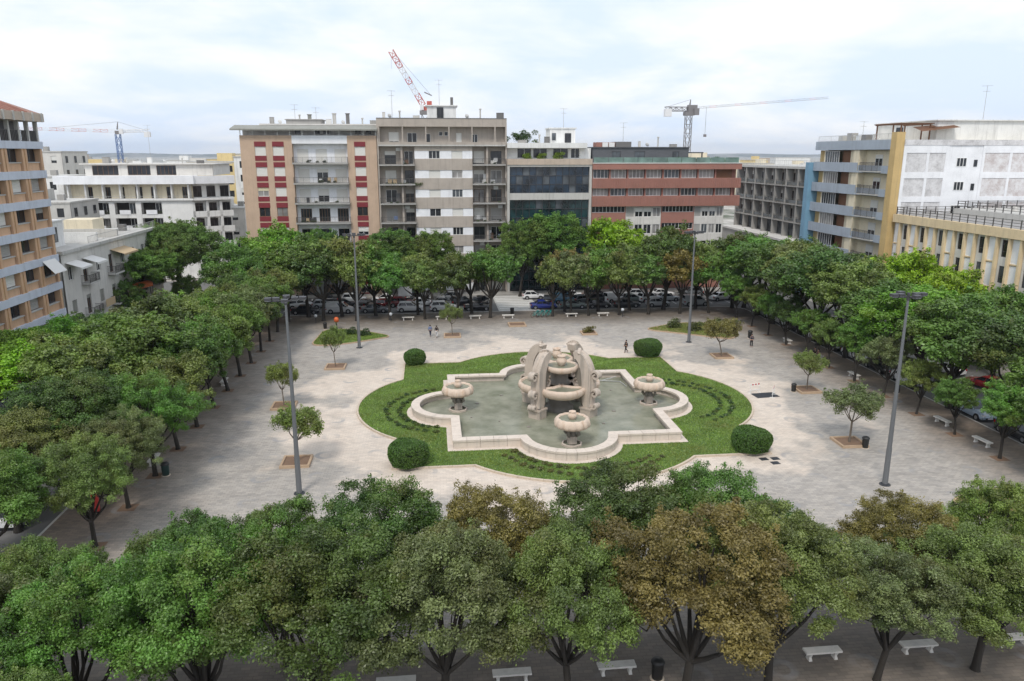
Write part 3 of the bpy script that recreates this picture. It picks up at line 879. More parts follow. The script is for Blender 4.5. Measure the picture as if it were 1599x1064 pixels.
for r_, (z0, z1) in enumerate(((20.7, 22.3), (17.5, 18.9))):
    for i in range(8):
        x = 0.3 + i * 3.35
        if r_ == 0 and i == 7:
            piece('brown_panel', 'wood_brown', x, x + 3.0, 0.3, 0.42, z0, z1, b3); continue
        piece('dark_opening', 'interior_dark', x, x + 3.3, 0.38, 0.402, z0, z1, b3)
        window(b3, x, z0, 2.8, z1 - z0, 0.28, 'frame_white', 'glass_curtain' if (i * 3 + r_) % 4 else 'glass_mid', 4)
        piece('column', 'tile_redbrown', x + 2.95, x + 3.2, -0.1, 0.3, z0, z1, b3)
# lower floors: red and white bays
seg = [(0.0, 6.6, 'r'), (6.6, 13.4, 'w'), (13.4, 19.8, 'r'), (19.8, WL - 0.1, 'w')]
for (x0, x1, kd) in seg:
    for k in range(4):
        z0 = 12.7 - 3.15 * k
        y_ = 0.0 if kd == 'r' else 0.12
        if kd == 'r':
            hs = [(x0 + 0.15, z0 + 1.75, x1 - x0 - 0.3, 1.15)]
            wall_mesh(x0, x1, z0 - 0.25, z0 + 2.9, hs, 0.35, y_).build('wall', 'tile_redbrown', b3)
            window(b3, hs[0][0], hs[0][1], hs[0][2], 1.15, y_ + 0.2, 'frame_white', 'glass_dark', 9)
        else:
            wd = (x1 - x0) / 4
            hs = [(x0 + wd * q + 0.12, z0 + 0.9, wd - 0.24, 1.75) for q in range(4)]
            wall_mesh(x0, x1, z0 - 0.25, z0 + 2.9, hs, 0.25, y_).build('wall', 'plaster_pale', b3)
            for q, h in enumerate(hs):
                window(b3, *h, y_ + 0.1, 'frame_white', None, 2, 1.0 if q == 0 else (0.45 if k == 0 and q in (1, 2) else 0), 'shutter_grey' if q in (0, 3) else 'shutter_white')
gp = [(4.0, 23.6, 1.7, 1.9), (8.3, 23.6, 2.0, 1.9), (15.5, 23.6, 1.3, 1.9)]
wall_mesh(0.4, 18.6, 23.5, 26.2, gp, 0.2, 1.6).build('wall', 'cladding_dark', b3)
MB().box(0.4, 18.6, 1.81, 12, 23.5, 26.2).box(0.3, 18.7, 1.3, 12.1, 26.2, 26.32).build('penthouse', 'cladding_dark', b3)
for h in gp: window(b3, *h, 1.68, 'frame_dark', 'glass_mid', 2)
MB().box(18.6, 21.5, 1.6, 6.0, 25.2, 25.4).box(21.2, 21.4, 1.7, 1.9, 23.5, 25.2).build('pergola', 'frame_dark', b3)
for i in range(10):
    piece('glass_rail_panel', 'glass_green', 0.2 + i * 2.75, 2.85 + i * 2.75, -0.6, -0.57, 23.5, 24.45, b3)
MB().box(1.8, 8.2, 5, 8, 26.32, 27.2).build('plant_room', 'tile_redbrown', b3)
for i in range(2):
    q = piece('air_conditioner', 'frame_white', 2.9 + i * 1.25, 3.95 + i * 1.25, 4.6, 4.95, 26.35, 27.15, b3)
MB().box(5.4, 8.4, 4.5, 7.8, 26.35, 27.3).build('roof_equipment', 'concrete_dark', b3)
for i in range(9):
    shrub(17.2 + 10.5 + i * 1.85, 65.3 + rnd.random() * 1.5, 23.5, 'green planting in pots along the roof terrace rail of the red brown office', 0.9 + 0.7 * rnd.random(), (0.05, 0.09 + 0.05 * rnd.random(), 0.03), 'pots along the roof terrace of the red brown office')

# ------------------------------------------------------------------ 5. grey concrete frame building, right side street
b4 = building('concrete_frame_building', 'grey building behind an open concrete grid of balconies, at the side street', 57, 94, -PI / 2)
W4 = 34.0
MB().box(0, W4, 1.2, 14, 0, 22.3).build('wall', 'plaster_pale', b4)
MB().box(-0.2, W4 + 0.2, -0.3, 14, 22.3, 22.75).build('roof', 'concrete_light', b4)
nb = 7; bw = W4 / nb
for i in range(nb + 1):
    piece('column', 'concrete', i * bw - 0.16, i * bw + 0.16, -0.25, 1.2, 8.5, 22.3, b4)
for k, z in enumerate((19.1, 15.7, 12.3)):
    piece('balcony_slab', 'concrete', 0, W4, -0.32, 1.2, z - 0.18, z, b4)
    for i in range(nb):
        piece('balcony_front', 'glass_mid', i * bw + 0.2, (i + 1) * bw - 0.2, -0.06, -0.02, z + 0.15, z + 0.75, b4)
        piece('handrail', 'rail_metal', i * bw + 0.2, (i + 1) * bw - 0.2, -0.1, -0.02, z + 0.9, z + 0.98, b4)
        piece('divider', 'concrete', i * bw + bw / 2 - 0.05, i * bw + bw / 2 + 0.05, 0.5, 1.2, z, z + 3.2, b4)
        window(b4, i * bw + 0.35, z + 0.1, 1.5, 2.3, 1.1, 'frame_brown' if rnd.random() < 0.5 else 'frame_white', 'glass_dark', 2, rnd.choice([0, 0, 0.3]), name='balcony_door')
        window(b4, i * bw + bw / 2 + 0.3, z + 0.9, 1.3, 1.3, 1.1, 'frame_white', None, 2, rnd.choice([0, 0.5, 1]))
for i in range(nb):
    window(b4, i * bw + 0.3, 9.4, bw - 0.6, 2.5, 0.9, 'frame_dark', 'glass_mid', 3, name='window')
MB().box(0, W4, -3.2, 1.2, 8.9, 9.3).build('canopy_roof', 'roof_light', b4)
MB().box(0, W4 - 1, -2.9, 1.2, 5.2, 8.9).build('wall', 'concrete', b4)
railing(b4, 0, W4, 0.2, 22.75, 1.1, 'rail_pale', step=0.9)
MB().box(W4 - 3.2, W4 + 1.6, 8, 13, 22.75, 26.6).box(W4 - 3.5, W4 + 1.9, 7.7, 13.3, 26.6, 26.85).build('penthouse', 'plaster_white', b4)
window(b4, W4 - 2.4, 24.6, 2.2, 0.9, 7.95, 'frame_dark', 'glass_dark', 3)
# blue end wall of the next house
# ------------------------------------------------------------------ 6. blue-grey banded block with ochre pillar and white end wall
b5 = building('apartment_block', 'apartment block with blue grey bands, ochre corner pillar and stained white end wall', 57, 57.8, -PI / 2)
W5 = 24.2
MB().box(0, W5 - 0.35, 1.6, 22, 0, 27.0).box(0.05, 2.6, 0.5, 1.6, 0, 25.6).box(14.2, W5 - 1.6, 0.45, 1.6, 0, 25.6).build('wall', 'plaster_cream', b5)
MB().box(-1.5, -0.1, -1.7, 6, 0, 23.6).build('blue_fin', 'paint_blue', b5)
MB().box(W5 - 1.5, W5 - 0.1, -0.9, 0.4, 0, 28.2).build('ochre_pillar', 'ochre', b5)
MB().box(0, W5 - 1.5, -0.9, 1.6, 25.7, 27.15).build('fascia', 'paint_bluegrey', b5)
for k in range(7):
    zb = 22.15 - 3.5 * k
    if zb < -1: break
    piece('balcony_front', 'paint_bluegrey', 0, 14.2, -1.0, -0.85, zb, zb + 1.55, b5)
    piece('balcony_slab', 'paint_bluegrey', 0, 14.2, -0.85, 1.6, zb, zb + 0.3, b5)
    piece('balcony_front', 'paint_bluegrey', 14.2, W5 - 1.5, -0.75, -0.6, zb, zb + 1.15, b5)
    piece('balcony_slab', 'paint_bluegrey', 14.2, W5 - 1.5, -0.6, 0.5, zb, zb + 0.3, b5)
    zf = zb + 0.3
    piece('ochre_panel', 'ochre', 0.1, 1.7, 0.1, 0.45, zf, zf + 3.2, b5)
    wx0 = 3.0
    window(b5, wx0, zf + 1.0, 4.6, 2.1, -0.5, 'frame_white', 'glass_curtain' if k % 2 else 'glass_mid', 6)
    piece('veranda_screen', 'shutter_grey', wx0, wx0 + 4.6, -0.5, -0.42, zf, zf + 1.0, b5)
    piece('veranda_side', 'plaster_cream', wx0 - 0.15, wx0, -0.6, 1.5, zf, zf + 3.2, b5)
    piece('wood_screen', 'wood_brown', 7.7, 10.3, 0.1, 0.2, zf, zf + 3.15, b5)
    piece('cream_panel', 'plaster_cream', 10.35, 11.9, 0.0, 0.2, zf, zf + 3.19, b5)
    piece('cream_panel', 'plaster_cream', 12.4, 14.2, -0.75, 0.45, zf + 0.01, zf + 3.19, b5)
    window(b5, 17.0, zf + 0.1, 2.0, 2.4, 0.38, 'frame_white', 'glass_dark', 2, 0.25 if k < 2 else 0.5, name='balcony_door')
    window(b5, 21.4, zf + 0.9, 0.9, 1.6, 0.38, 'frame_brown', 'glass_dark', 1)
    railing(b5, 15.6, 20.6, -1.3, zb + 0.3, 1.35, 'rail_metal', yback=-0.75)
    piece('balcony_slab', 'concrete_light', 15.5, 20.7, -1.35, -0.75, zb + 0.15, zb + 0.3, b5)
# end wall (faces the camera): raised white frame, recessed stained render fields
ew = [(4.0, 22.4, 'a'), (4.0, 18.7, 'a'), (4.0, 15.2, 'a')]
MB().box(W5 - 0.35, W5 - 0.12, 0.4, 22, 0, 27.0).build('end_wall', 'panel_white', b5)
def endbox(name, mat, y0, y1, z0, z1, t0=0.12, t1=0.0): piece(name, mat, W5 - t0, W5 - t1, y0, y1, z0, z1, b5)
for (z0, z1) in ((22.4, 25.2), (18.8, 21.5), (15.4, 18.0)):
    for j, (y0, y1) in enumerate(((0.9, 4.1), (4.5, 7.1), (13.4, 17.4), (17.8, 21.6))):
        endbox('render_field', 'stain_red' if j >= 2 else 'stain_grey', y0, y1, z0, z1, 0.119, 0.09)
for (z0, z1) in ((25.2, 26.3), (21.5, 22.4), (18.0, 18.8)):
    for (y0, y1) in ((0.4, 7.6), (13.0, 22.0)): endbox('white_beam', 'panel_white', y0, y1, z0, z1, 0.119, 0.0)
for (y0, y1) in ((0.4, 0.9), (4.1, 4.5), (7.1, 7.6), (13.0, 13.4), (17.4, 17.8)):
    for (z0, z1) in ((22.4, 25.2), (18.8, 21.5), (15.4, 18.0)): endbox('white_post', 'panel_white', y0, y1, z0, z1, 0.119, 0.001)
MB().box(W5 - 0.1, W5 + 0.06, 0.4, 22, 26.3, 27.1).build('stained_coping', 'stain_grey', b5)
for zz in (23.2, 19.7, 16.2):
    window(b5, W5 - 0.05, zz, 1.6, 1.3, 9.0, 'frame_white', 'glass_dark', 3, rot=PI / 2)
    window(b5, W5 - 0.05, zz, 0.55, 1.0, 11.8, 'frame_dark', 'glass_dark', 1, rot=PI / 2)
MB().box(6.5, W5 - 2.0, 6.5, 21, 27.0, 29.9).box(6.2, W5 - 1.6, 6.2, 21.2, 29.9, 30.05).build('penthouse', 'plaster_white', b5)
window(b5, 12.0, 27.2, 1.8, 2.0, 6.4, 'frame_dark', 'glass_dark', 2)
pg = MB()
for x in (16.2, 20.5, W5 - 1.7):
    for y_ in (0.6, 5.2): pg.box(x - 0.08, x + 0.08, y_ - 0.08, y_ + 0.08, 27.1, 29.3)
for k in range(14): pg.box(15.8, W5 - 1.3, 0.3 + k * 0.4, 0.38 + k * 0.4, 29.42, 29.55)
pg.box(15.8, W5 - 1.3, 0.5, 0.65, 29.3, 29.42).box(15.8, W5 - 1.3, 5.1, 5.25, 29.3, 29.42)
pg.build('pergola', 'wood_brown', b5)
railing(b5, 0.2, W5 - 1.6, -0.5, 27.15, 0.9, 'rail_pale', step=0.35)
for i, x in enumerate((2.2, 5.0, 9.5)):
    MB().box(x, x + 1.4, 2.0, 3.2, 27.1, 28.1 + 0.4 * (i % 2)).build('roof_equipment', ['concrete_light', 'concrete', 'concrete_dark'][i], b5)
aw = MB().box(W5 - 2.5, W5 + 0.2, 5.6, 5.75, 28.9, 29.0)
aw.add([(W5 - 0.4, 3.2, 28.3), (W5 - 0.4, 9.2, 28.9), (W5 - 3.0, 9.2, 29.5), (W5 - 3.0, 3.2, 29.0)], [(0, 1, 2, 3)]).build('reed_awning', 'wood_brown', b5)

# ------------------------------------------------------------------ 7. yellow pilastered office, lower right
b6 = building('office_building', 'low yellow stone office with pilasters, white panels and narrow windows below a roof rail', 57, 33.2, -PI / 2)
W6 = 48.0; T6 = 16.3; bay = 4.0
MB().box(0, W6, 0.45, 30, 0, T6 - 0.02).build('wall', 'yellow_stone', b6)
MB().box(-0.05, W6 + 0.05, -0.35, 0.45, 15.15, T6).build('fascia', 'yellow_stone', b6)
MB().box(0, W6, 0.45, 30, T6 - 0.02, T6 + 0.02).build('roof', 'roof_grey', b6)
for i in range(int(W6 / bay)):
    x = i * bay
    piece('pilaster', 'yellow_stone', x + 1.4, x + 1.7, -0.2, 0.45, 0, 15.15, b6)
    piece('pilaster', 'yellow_stone', x + 3.5, x + 3.85, -0.2, 0.45, 0, 15.15, b6)
    for k in range(5):
        z = 12.0 - 3.2 * k
        if z < -1: break
        piece('white_panel', 'panel_white', x - 0.15 if i else 0, x + 1.4, 0.2, 0.45, z + 0.12, z + 3.03, b6)
        piece('string_course', 'yellow_stone', x - 0.15 if i else 0, x + 1.35, 0.1, 0.449, z - 0.05, z + 0.12, b6)
        wall_mesh(x + 1.75, x + 3.45, z - 0.05, z + 3.15, [(x + 2.1, z + 0.75, 1.0, 2.1)], 0.2, 0.22).build('wall', 'plaster_pale', b6)
        window(b6, x + 2.1, z + 0.75, 1.0, 2.1, 0.3, 'frame_dark', 'glass_mid' if rnd.random() < 0.5 else 'glass_dark', 1, transom=True)
def roof_rail(root, pts, z, name='roof_rail'):
    mb = MB()
    for (a, b_) in zip(pts[:-1], pts[1:]):
        L = math.dist(a, b_); k = int(L / 1.5) or 1
        for zz in (0.35, 0.7, 1.05): mb.tube((*a, z + zz), (*b_, z + zz), 0.035, n=5)
        for i in range(k + 1):
            p = (a[0] + (b_[0] - a[0]) * i / k, a[1] + (b_[1] - a[1]) * i / k)
            mb.box(p[0] - 0.05, p[0] + 0.05, p[1] - 0.05, p[1] + 0.05, z, z + 1.12)
    return mb.build(name, 'rail_metal', root)
roof_rail(b6, [(0.3, 29), (0.3, 0.0), (W6, 0.0)], T6)
MB().box(1.5, W6, 8.2, 30, T6, T6 + 0.9).build('raised_roof', 'concrete_light', b6)
roof_rail(b6, [(1.8, 29), (1.8, 8.5), (W6, 8.5)], T6 + 0.9)
# ------------------------------------------------------------------ 8. orange brick office, far left
b7 = building('office_building', 'orange brick office tower with pale blue bands and a tiled roof, at the left edge', -57, -12.6, PI / 2)
W7 = 32.8; T7 = 26.0
MB().box(0, W7 - 0.3, 0.6, 18, 0, T7).build('wall', 'orange_brick', b7)
MB().box(W7 - 0.3, W7, 0.0, 18, 0, T7).build('wall', 'orange_brick', b7)
nb7 = 8; bw7 = 4.1
for k in range(8):
    zt = 23.2 - 3.25 * k                      # top of the pale blue band
    piece('band', 'band_paleblue', -0.1, W7 + 0.12, -0.32, 0.6, zt - 0.85, zt, b7)
    for i in range(nb7):
        x = i * bw7
        z0, z1 = zt, zt + 2.4
        piece('brick_panel', 'orange_brick', x + 0.75, x + 3.35, 0.0, 0.6, z0, z0 + 0.85, b7)
        piece('window_sill', 'concrete_light', x + 0.7, x + 3.4, -0.1, 0.3, z0 + 0.85, z0 + 0.95, b7)
        window(b7, x + 0.78, z0 + 0.95, 2.54, z1 - z0 - 0.95, 0.35, 'frame_dark', 'glass_dark', 2, rnd.choice([0, 0, 0.45, 1.0, 1.0]), 'shutter_grey' if rnd.random() < 0.5 else 'shutter_white')
        for dx_ in (0.12, 3.55):
            piece('pilaster', 'orange_brick', x + dx_, x + dx_ + 0.42, -0.22, 0.6, z0, z1, b7)
        piece('pier', 'ochre', x + 3.97, x + 4.22, -0.12, 0.6, z0, z1, b7)
piece('band', 'band_paleblue', -0.1, W7 + 0.12, -0.32, 0.6, 25.6, 26.4, b7)
MB().box(0, W7, 2.0, 18, 26.4, 28.6).build('wall', 'cladding_dark', b7)
for i in range(17):
    x = i * 2.04
    piece('column', 'concrete_light', x, x + 0.28, 0.0, 0.4, 26.4, 28.6, b7)
railing(b7, 0.1, W7, 0.15, 26.4, 1.2, 'rail_metal', step=0.3, r=0.05)
piece('cornice', 'plaster_beige_dark', -0.2, W7 + 0.6, -0.6, 2.0, 28.6, 29.5, b7)
for i in range(17):
    x = i * 2.04
    piece('cornice_bracket', 'concrete_light', x, x + 0.25, -0.72, -0.6, 28.55, 29.55, b7)
rf = MB()
rf.add([(-0.2, -0.4, 29.5), (W7 + 0.5, -0.4, 29.5), (W7 - 3.5, 5.5, 32.0), (0, 5.5, 32.0), (W7 + 0.5, 18, 29.5), (W7 - 3.5, 12, 32.0), (0, 12, 32)],
       [(0, 1, 2, 3), (1, 4, 5, 2), (3, 2, 5, 6)])
rf.build('roof', 'roof_tile', b7)
for i in range(26):
    x = 0.2 + i * 1.2
    p0, p1 = (x, -0.4, 29.56), (min(x, W7 - 3.5), 5.5, 32.06)
    MB().tube(p0, p1, 0.09, n=5).build('roof_ridge', 'tile_redbrown', b7)
MB().add([(28.9, -0.3, 13.1 + 0), (31.9, -0.3, 13.1), (31.9, -1.5, 11.7), (28.9, -1.5, 11.7), (28.9, -0.33, 13.05), (31.9, -0.33, 13.05), (31.9, -1.53, 11.65), (28.9, -1.53, 11.65)],
         [(0, 1, 2, 3), (7, 6, 5, 4)]).build('awning', 'awning_white', b7)

# ------------------------------------------------------------------ 9. three storey pale house next to it
b8 = building('town_house', 'low pale three storey house with small balconies beside the orange brick office', -57, 21.4, PI / 2)
W8 = 34.0; T8 = 13.2
hs = []
for k in range(3):
    for i in range(8): hs.append((1.4 + i * 4.1, 0.6 + 4.2 * k + (0.0 if i % 2 else 0.8), 1.3, 2.5 if i % 2 else 1.7))
wall_mesh(0, W8, 0, T8, hs, 0.3).build('wall', 'plaster_pale', b8)
MB().box(0, W8, 0.3, 14, 0, T8 - 0.02).build('wall', 'plaster_pale', b8)
MB().box(-0.1, W8 + 0.1, -0.35, 0.3, T8, T8 + 0.4).box(0, W8, 0.3, 14, T8 - 0.02, T8 + 0.15).build('cornice', 'concrete_light', b8)
for j, h in enumerate(hs):
    i = j % 8
    window(b8, *h, 0.14, 'frame_brown' if i % 2 else 'frame_white', 'glass_dark', 2, rnd.choice([0, 0.2, 1.0]), 'awning_green')
    if i % 2:
        piece('balcony_slab', 'concrete_light', h[0] - 0.9, h[0] + 2.2, -1.1, 0.0, h[1] - 0.2, h[1], b8)
        railing(b8, h[0] - 0.85, h[0] + 2.15, -1.05, h[1], 1.0, 'rail_metal', yback=0.0)
for i, (x, w, mt) in enumerate(((0.8, 3.2, 'awning_white'), (5.5, 3.2, 'awning_white'), (14.4, 5.2, 'awning_tan'))):
    MB().add([(x, -0.02, 12.1), (x + w, -0.02, 12.1), (x + w, -1.9, 11.5), (x, -1.9, 11.5), (x, -1.9, 11.25), (x + w, -1.9, 11.25)], [(3, 2, 1, 0), (4, 5, 2, 3)]).build('awning', mt, b8)
MB().box(9.0, 12.0, -0.9, -0.85, 5.0, 6.0).build('balcony_screen', 'awning_tan', b8)
MB().box(3.0, 9.4, 3.5, 11, T8, 16.6).box(2.8, 9.6, 3.3, 11.2, 16.6, 16.75).build('roof_house', 'plaster_white', b8)
window(b8, 6.6, 14.0, 0.9, 1.9, 3.4, 'frame_dark', 'glass_mid', 1)
MB().box(0.5, 7.0, 10, 14, 13.0, 20.0).box(0.3, 7.3, 9.8, 14, 20, 20.2).build('roof_house', 'plaster_cream', b8)
window(b8, 4.4, 17.2, 1.6, 1.7, 9.85, 'frame_white', 'glass_dark', 2)
railing(b8, 9, W8, 0.4, T8 + 0.4, 0.9, 'rail_pale', step=0.4)
for (x0, x1, y0, y1, hh2, mt) in ((12, 12.3, 0.5, 13, 1.4, 'plaster_white'), (19, 19.3, 0.5, 13, 1.2, 'concrete_light'), (13, 17, 7, 11, 2.5, 'plaster_white'), (22, 26, 5, 9, 2.3, 'plaster_cream'), (14, 15, 3, 4, 1.1, 'concrete'), (28.5, 29.4, 3, 4, 1.0, 'concrete_dark'), (20.2, 21.0, 2, 3, 0.9, 'frame_white')):
    MB().box(x0, x1, y0, y1, T8 + 0.15, T8 + 0.15 + hh2).build('roof_equipment', mt, b8)

# ------------------------------------------------------------------ 10. white modern apartment block beyond the cross street
b9 = building('apartment_block', 'white modern apartment block with long parapets and a chamfered corner behind the pines', -85, 87, 0)
W9 = 24.6
h9 = []
for k in range(5):
    z = 13.2 - 3.1 * k
    for i in range(3): h9.append((4.4 + i * 5.1, z, 4.0, 2.35))
wall_mesh(0, W9, 0, 16.1, h9, 1.3).build('wall', 'plaster_white', b9)
MB().box(0, W9, 1.35, 20, 0, 16.1).build('wall', 'plaster_white', b9)
for h in h9:
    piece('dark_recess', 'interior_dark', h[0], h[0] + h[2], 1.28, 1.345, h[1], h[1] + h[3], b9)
    piece('balcony_front', 'panel_white', h[0] + 0.9, h[0] + 3.0, -0.12, 0.05, h[1], h[1] + 0.85, b9)
    railing(b9, h[0], h[0] + h[2], 0.1, h[1], 0.95, 'rail_metal')
    window(b9, h[0] + 2.4, h[1], 1.4, 2.2, 1.15, 'frame_white', None, 2, name='balcony_door')
    if rnd.random() < 0.5:
        shrub(-85 + h[0] + 2.9, 87.4, h[1], 'balcony planting in a recessed loggia of the white modern block', 0.9, (0.03, 0.06, 0.02), 'balcony plants on the white modern block')
# top storeys
hh = [(4.2 + i * 3.05, 16.3, 1.4 if i % 2 else 1.0, 2.3) for i in range(7)]
wall_mesh(0.8, W9, 16.1, 19.2, hh, 0.25, 1.2).build('wall', 'plaster_cream', b9)
MB().box(0.8, W9 + 0, 1.5, 19, 16.1, 19.2).build('wall', 'plaster_cream', b9)
for h in hh: window(b9, *h, 1.3, 'frame_brown', 'glass_dark', 2, name='balcony_door')
for i in range(8): piece('column', 'plaster_white', 0.8 + i * 3.3, 1.1 + i * 3.3, 0.0, 1.19, 16.3, 19.2, b9)
MB().box(-0.5, W9 + 0.4, -0.5, 1.2, 15.95, 16.3).build('balcony_slab', 'plaster_white', b9)
MB().box(-1.2, W9 + 0.9, -0.9, 2.2, 19.2, 20.8).build('parapet', 'panel_white', b9)
railing(b9, 0, W9, -0.4, 16.3, 0.55, 'rail_pale', step=0.3)
h3 = [(5.2, 20.9, 5.0, 1.9), (12.0, 20.9, 4.4, 1.9), (17.6, 20.9, 3.8, 1.9)]
wall_mesh(3.8, W9 + 4, 20.8, 23.0, h3, 0.3, 2.2).build('wall', 'plaster_pale', b9)
MB().box(3.8, W9 + 4, 2.5, 16, 20.8, 23.0).box(3.0, W9 + 4.6, 1.6, 16.3, 23.0, 23.2).build('penthouse', 'plaster_pale', b9)
for h in h3: window(b9, *h, 2.35, 'frame_brown', 'glass_dark', 5)
# chamfered wing: own frame, turned 28 degrees
cw9 = math.radians(30)
def ch(x, y, z): return (W9 + x * math.cos(cw9) - y * math.sin(cw9), x * math.sin(cw9) + y * math.cos(cw9), z)
def chbox(name, mat, x0, x1, y0, y1, z0, z1):
    mb = MB().box(x0, x1, y0, y1, z0, z1)
    return mb.build(name, mat, b9, (W9, 0, 0), (0, 0, cw9))
def chwin(x, z, w, h, y): 
    px_, py_, pz_ = ch(x, y, z)
    window(b9, px_, z, w, h, py_, 'frame_dark', 'glass_dark', 2, rot=cw9)
chbox('wall', 'plaster_white', 0.02, 8, 1.2, 14, 0, 19.2)
chbox('parapet', 'panel_white', 0, 8.6, -0.8, 1.2, 19.2, 20.75)
chbox('balcony_slab', 'plaster_white', 0, 8.3, -0.5, 1.2, 15.9, 16.3)
for k in range(5):
    z = 13.0 - 3.15 * k
    if z < 0: continue
    chbox('balcony_front', 'plaster_white', 0, 8.1, 0, 0.2, z - 0.5, z + 0.7)
    for i in range(3):
        chbox('column', 'plaster_white', i * 2.7, i * 2.7 + 0.5, 0.0, 1.2, z - 0.5, z + 2.7)
        chwin(i * 2.7 + 0.75, z + 0.1, 1.6, 2.2, 1.1)
for i in range(3): chwin(i * 2.7 + 0.6, 16.5, 1.7, 2.2, 1.1)

# ------------------------------------------------------------------ background houses
def far_house(x, y, w, d, h, mat, label, name='distant_house', rz=0.0, storeys=None, win=True, roofbits=True, face_right=False, wf='frame_dark', shutters=False):
    t = building(name, label, x, y, rz)
    fh = 3.2
    n_ = storeys or max(2, int(h / fh))
    nwin = max(2, int(w / 3.4))
    holes_ = []
    if win:
        for k in range(n_):
            z = h - (k + 1) * fh + 0.7
            if z < max(0.3, h - 13): break
            for i in range(nwin):
                if rnd.random() < 0.12: continue
                holes_.append((w * (i + 0.5) / nwin - 0.6, z, 1.2, 1.6))
    wall_mesh(0, w, 0, h, holes_, 0.25).build('wall', mat, t)
    MB().box(0, w, 0.25, d, 0, h - 0.05).build('wall', mat, t)
    MB().box(-0.15, w + 0.15, -0.15, d + 0.15, h - 0.04, h + 0.25).build('roof', 'concrete_light', t)
    for q in holes_:
        window(t, *q, 0.12, wf, 'glass_dark', 1, 0.6 if rnd.random() < 0.35 else 0)
    if win:      # windows on the flank that shows
        kx = w if x + w < -12 else 0
        for k in range(n_):
            z = h - (k + 1) * fh + 0.7
            if z < max(0.3, h - 11): break
            for i in range(max(1, int(d / 4))):
                yy = d * (i + 0.5) / max(1, int(d / 4)) - 0.6
                window(t, kx + 0.07 if kx else -0.07, z, 1.2, 1.6, yy if kx else yy + 1.2, wf, 'glass_dark', 1, rot=PI / 2 if kx else -PI / 2)
    if roofbits:
        rx = w * (0.15 + 0.4 * rnd.random())
        MB().box(rx, rx + w * 0.3, d * 0.3, d * 0.6, h, h + 2.3).build('stair_hut', mat, t)
        piece('water_tank', 'concrete', w * 0.7, w * 0.7 + 1.2, d * 0.4, d * 0.4 + 1.0, h + 0.25, h + 1.3, t)
    return t
far_house(-90.5, 70, 14, 12, 16.5, 'concrete_light', 'pale grey house with a terrace between the orange office and the white modern block')
far_house(-102, 90, 16, 14, 20.5, 'plaster_white', 'white house with rows of windows left of the long white parapets')
far_house(-120, 118, 22, 14, 25.5, 'plaster_pale', 'pale block with a brown top storey, highest roof left of the blue crane')
far_house(-108, 135, 16, 12, 20, 'plaster_cream', 'cream house behind the left end of the white modern roof')
far_house(-75, 135, 13, 12, 23, 'plaster_yellow', 'yellowish house rising behind the white modern block')
far_house(-68, 145, 12, 10, 25, 'plaster_cream', 'cream house with a flat roof, behind and right of the yellowish one')
far_house(-59, 118, 7.5, 22, 24.3, 'plaster_white', 'tall narrow white apartment block with dark balconies left of the beige block')
far_house(-61.5, 100.5, 8, 12, 13.3, 'plaster_pale', 'low pinkish white house at the far side of the left side street')
far_house(47.5, 100, 9, 18, 15.0, 'plaster_pale', 'low pale house seen in the gap right of the red brown office')
far_house(46, 150, 14, 14, 21.5, 'plaster_white', 'white house far down the gap right of the red brown office')
far_house(60, 150, 16, 12, 23.2, 'plaster_cream', 'cream flat roofed house behind the concrete grid building')
far_house(58, 200, 30, 16, 24.3, 'concrete_light', 'long pale roof on the skyline right of the grey crane')
far_house(-43, 84, 40, 10, 23, 'concrete_light', 'plain grey block hidden behind the pink beige block', win=False)
# towards the horizon: ever smaller houses
adj = ['white', 'cream', 'pale grey', 'sandy', 'off white', 'dusty beige']
mats = ['plaster_white', 'plaster_cream', 'concrete_light', 'plaster_yellow', 'plaster_pale', 'plaster_beige_dark']
kk = 0
spots = []
for row_i, yy in enumerate((165, 190, 220, 260, 310, 370, 450, 560)):
    x_lo, x_hi = -12.5 - 0.60 * (yy + 75), -0.22 * (yy + 75) - 12
    x = x_lo
    while x < x_hi:
        w = 9 + rnd.random() * 14
        spots.append((row_i, x, yy + rnd.random() * 12, w)); x += w + 1.5 + rnd.random() * 10 * (1 + row_i * 0.3)
    if row_i > 3:
        x = 0.34 * (yy + 75)
        while x < 0.52 * (yy + 75):
            w = 10 + rnd.random() * 14
            spots.append((row_i, x, yy, w)); x += w + 4 + rnd.random() * 12
ordn = ['first', 'second', 'third', 'fourth', 'fifth', 'sixth', 'seventh', 'eighth', 'ninth', 'tenth', 'eleventh', 'twelfth', 'thirteenth', 'fourteenth', 'fifteenth', 'sixteenth', 'seventeenth', 'eighteenth', 'nineteenth', 'twentieth', 'twenty first', 'twenty second', 'twenty third', 'twenty fourth', 'twenty fifth']
rown = ['nearest row behind the white modern block', 'second row of distant rooftops', 'third row of distant rooftops', 'fourth row of distant rooftops', 'fifth row of distant rooftops', 'sixth row of distant rooftops', 'seventh row of distant rooftops', 'last row of rooftops below the horizon']
cnt = {}
for (ri, x, y, w) in spots:
    q = rnd.randrange(6); i = cnt.get(ri, 0); cnt[ri] = i + 1
    far_house(x, y, w, 10 + rnd.random() * 6, 17 + rnd.random() * (5.0 if ri < 3 else 6.0) - (2 if ri == 0 else 0), mats[q],
              '%s house, %s from left in the %s' % (adj[q], ordn[min(i, 24)], rown[ri]), win=ri < 5, roofbits=ri < 6, rz=rnd.uniform(-0.25, 0.25))

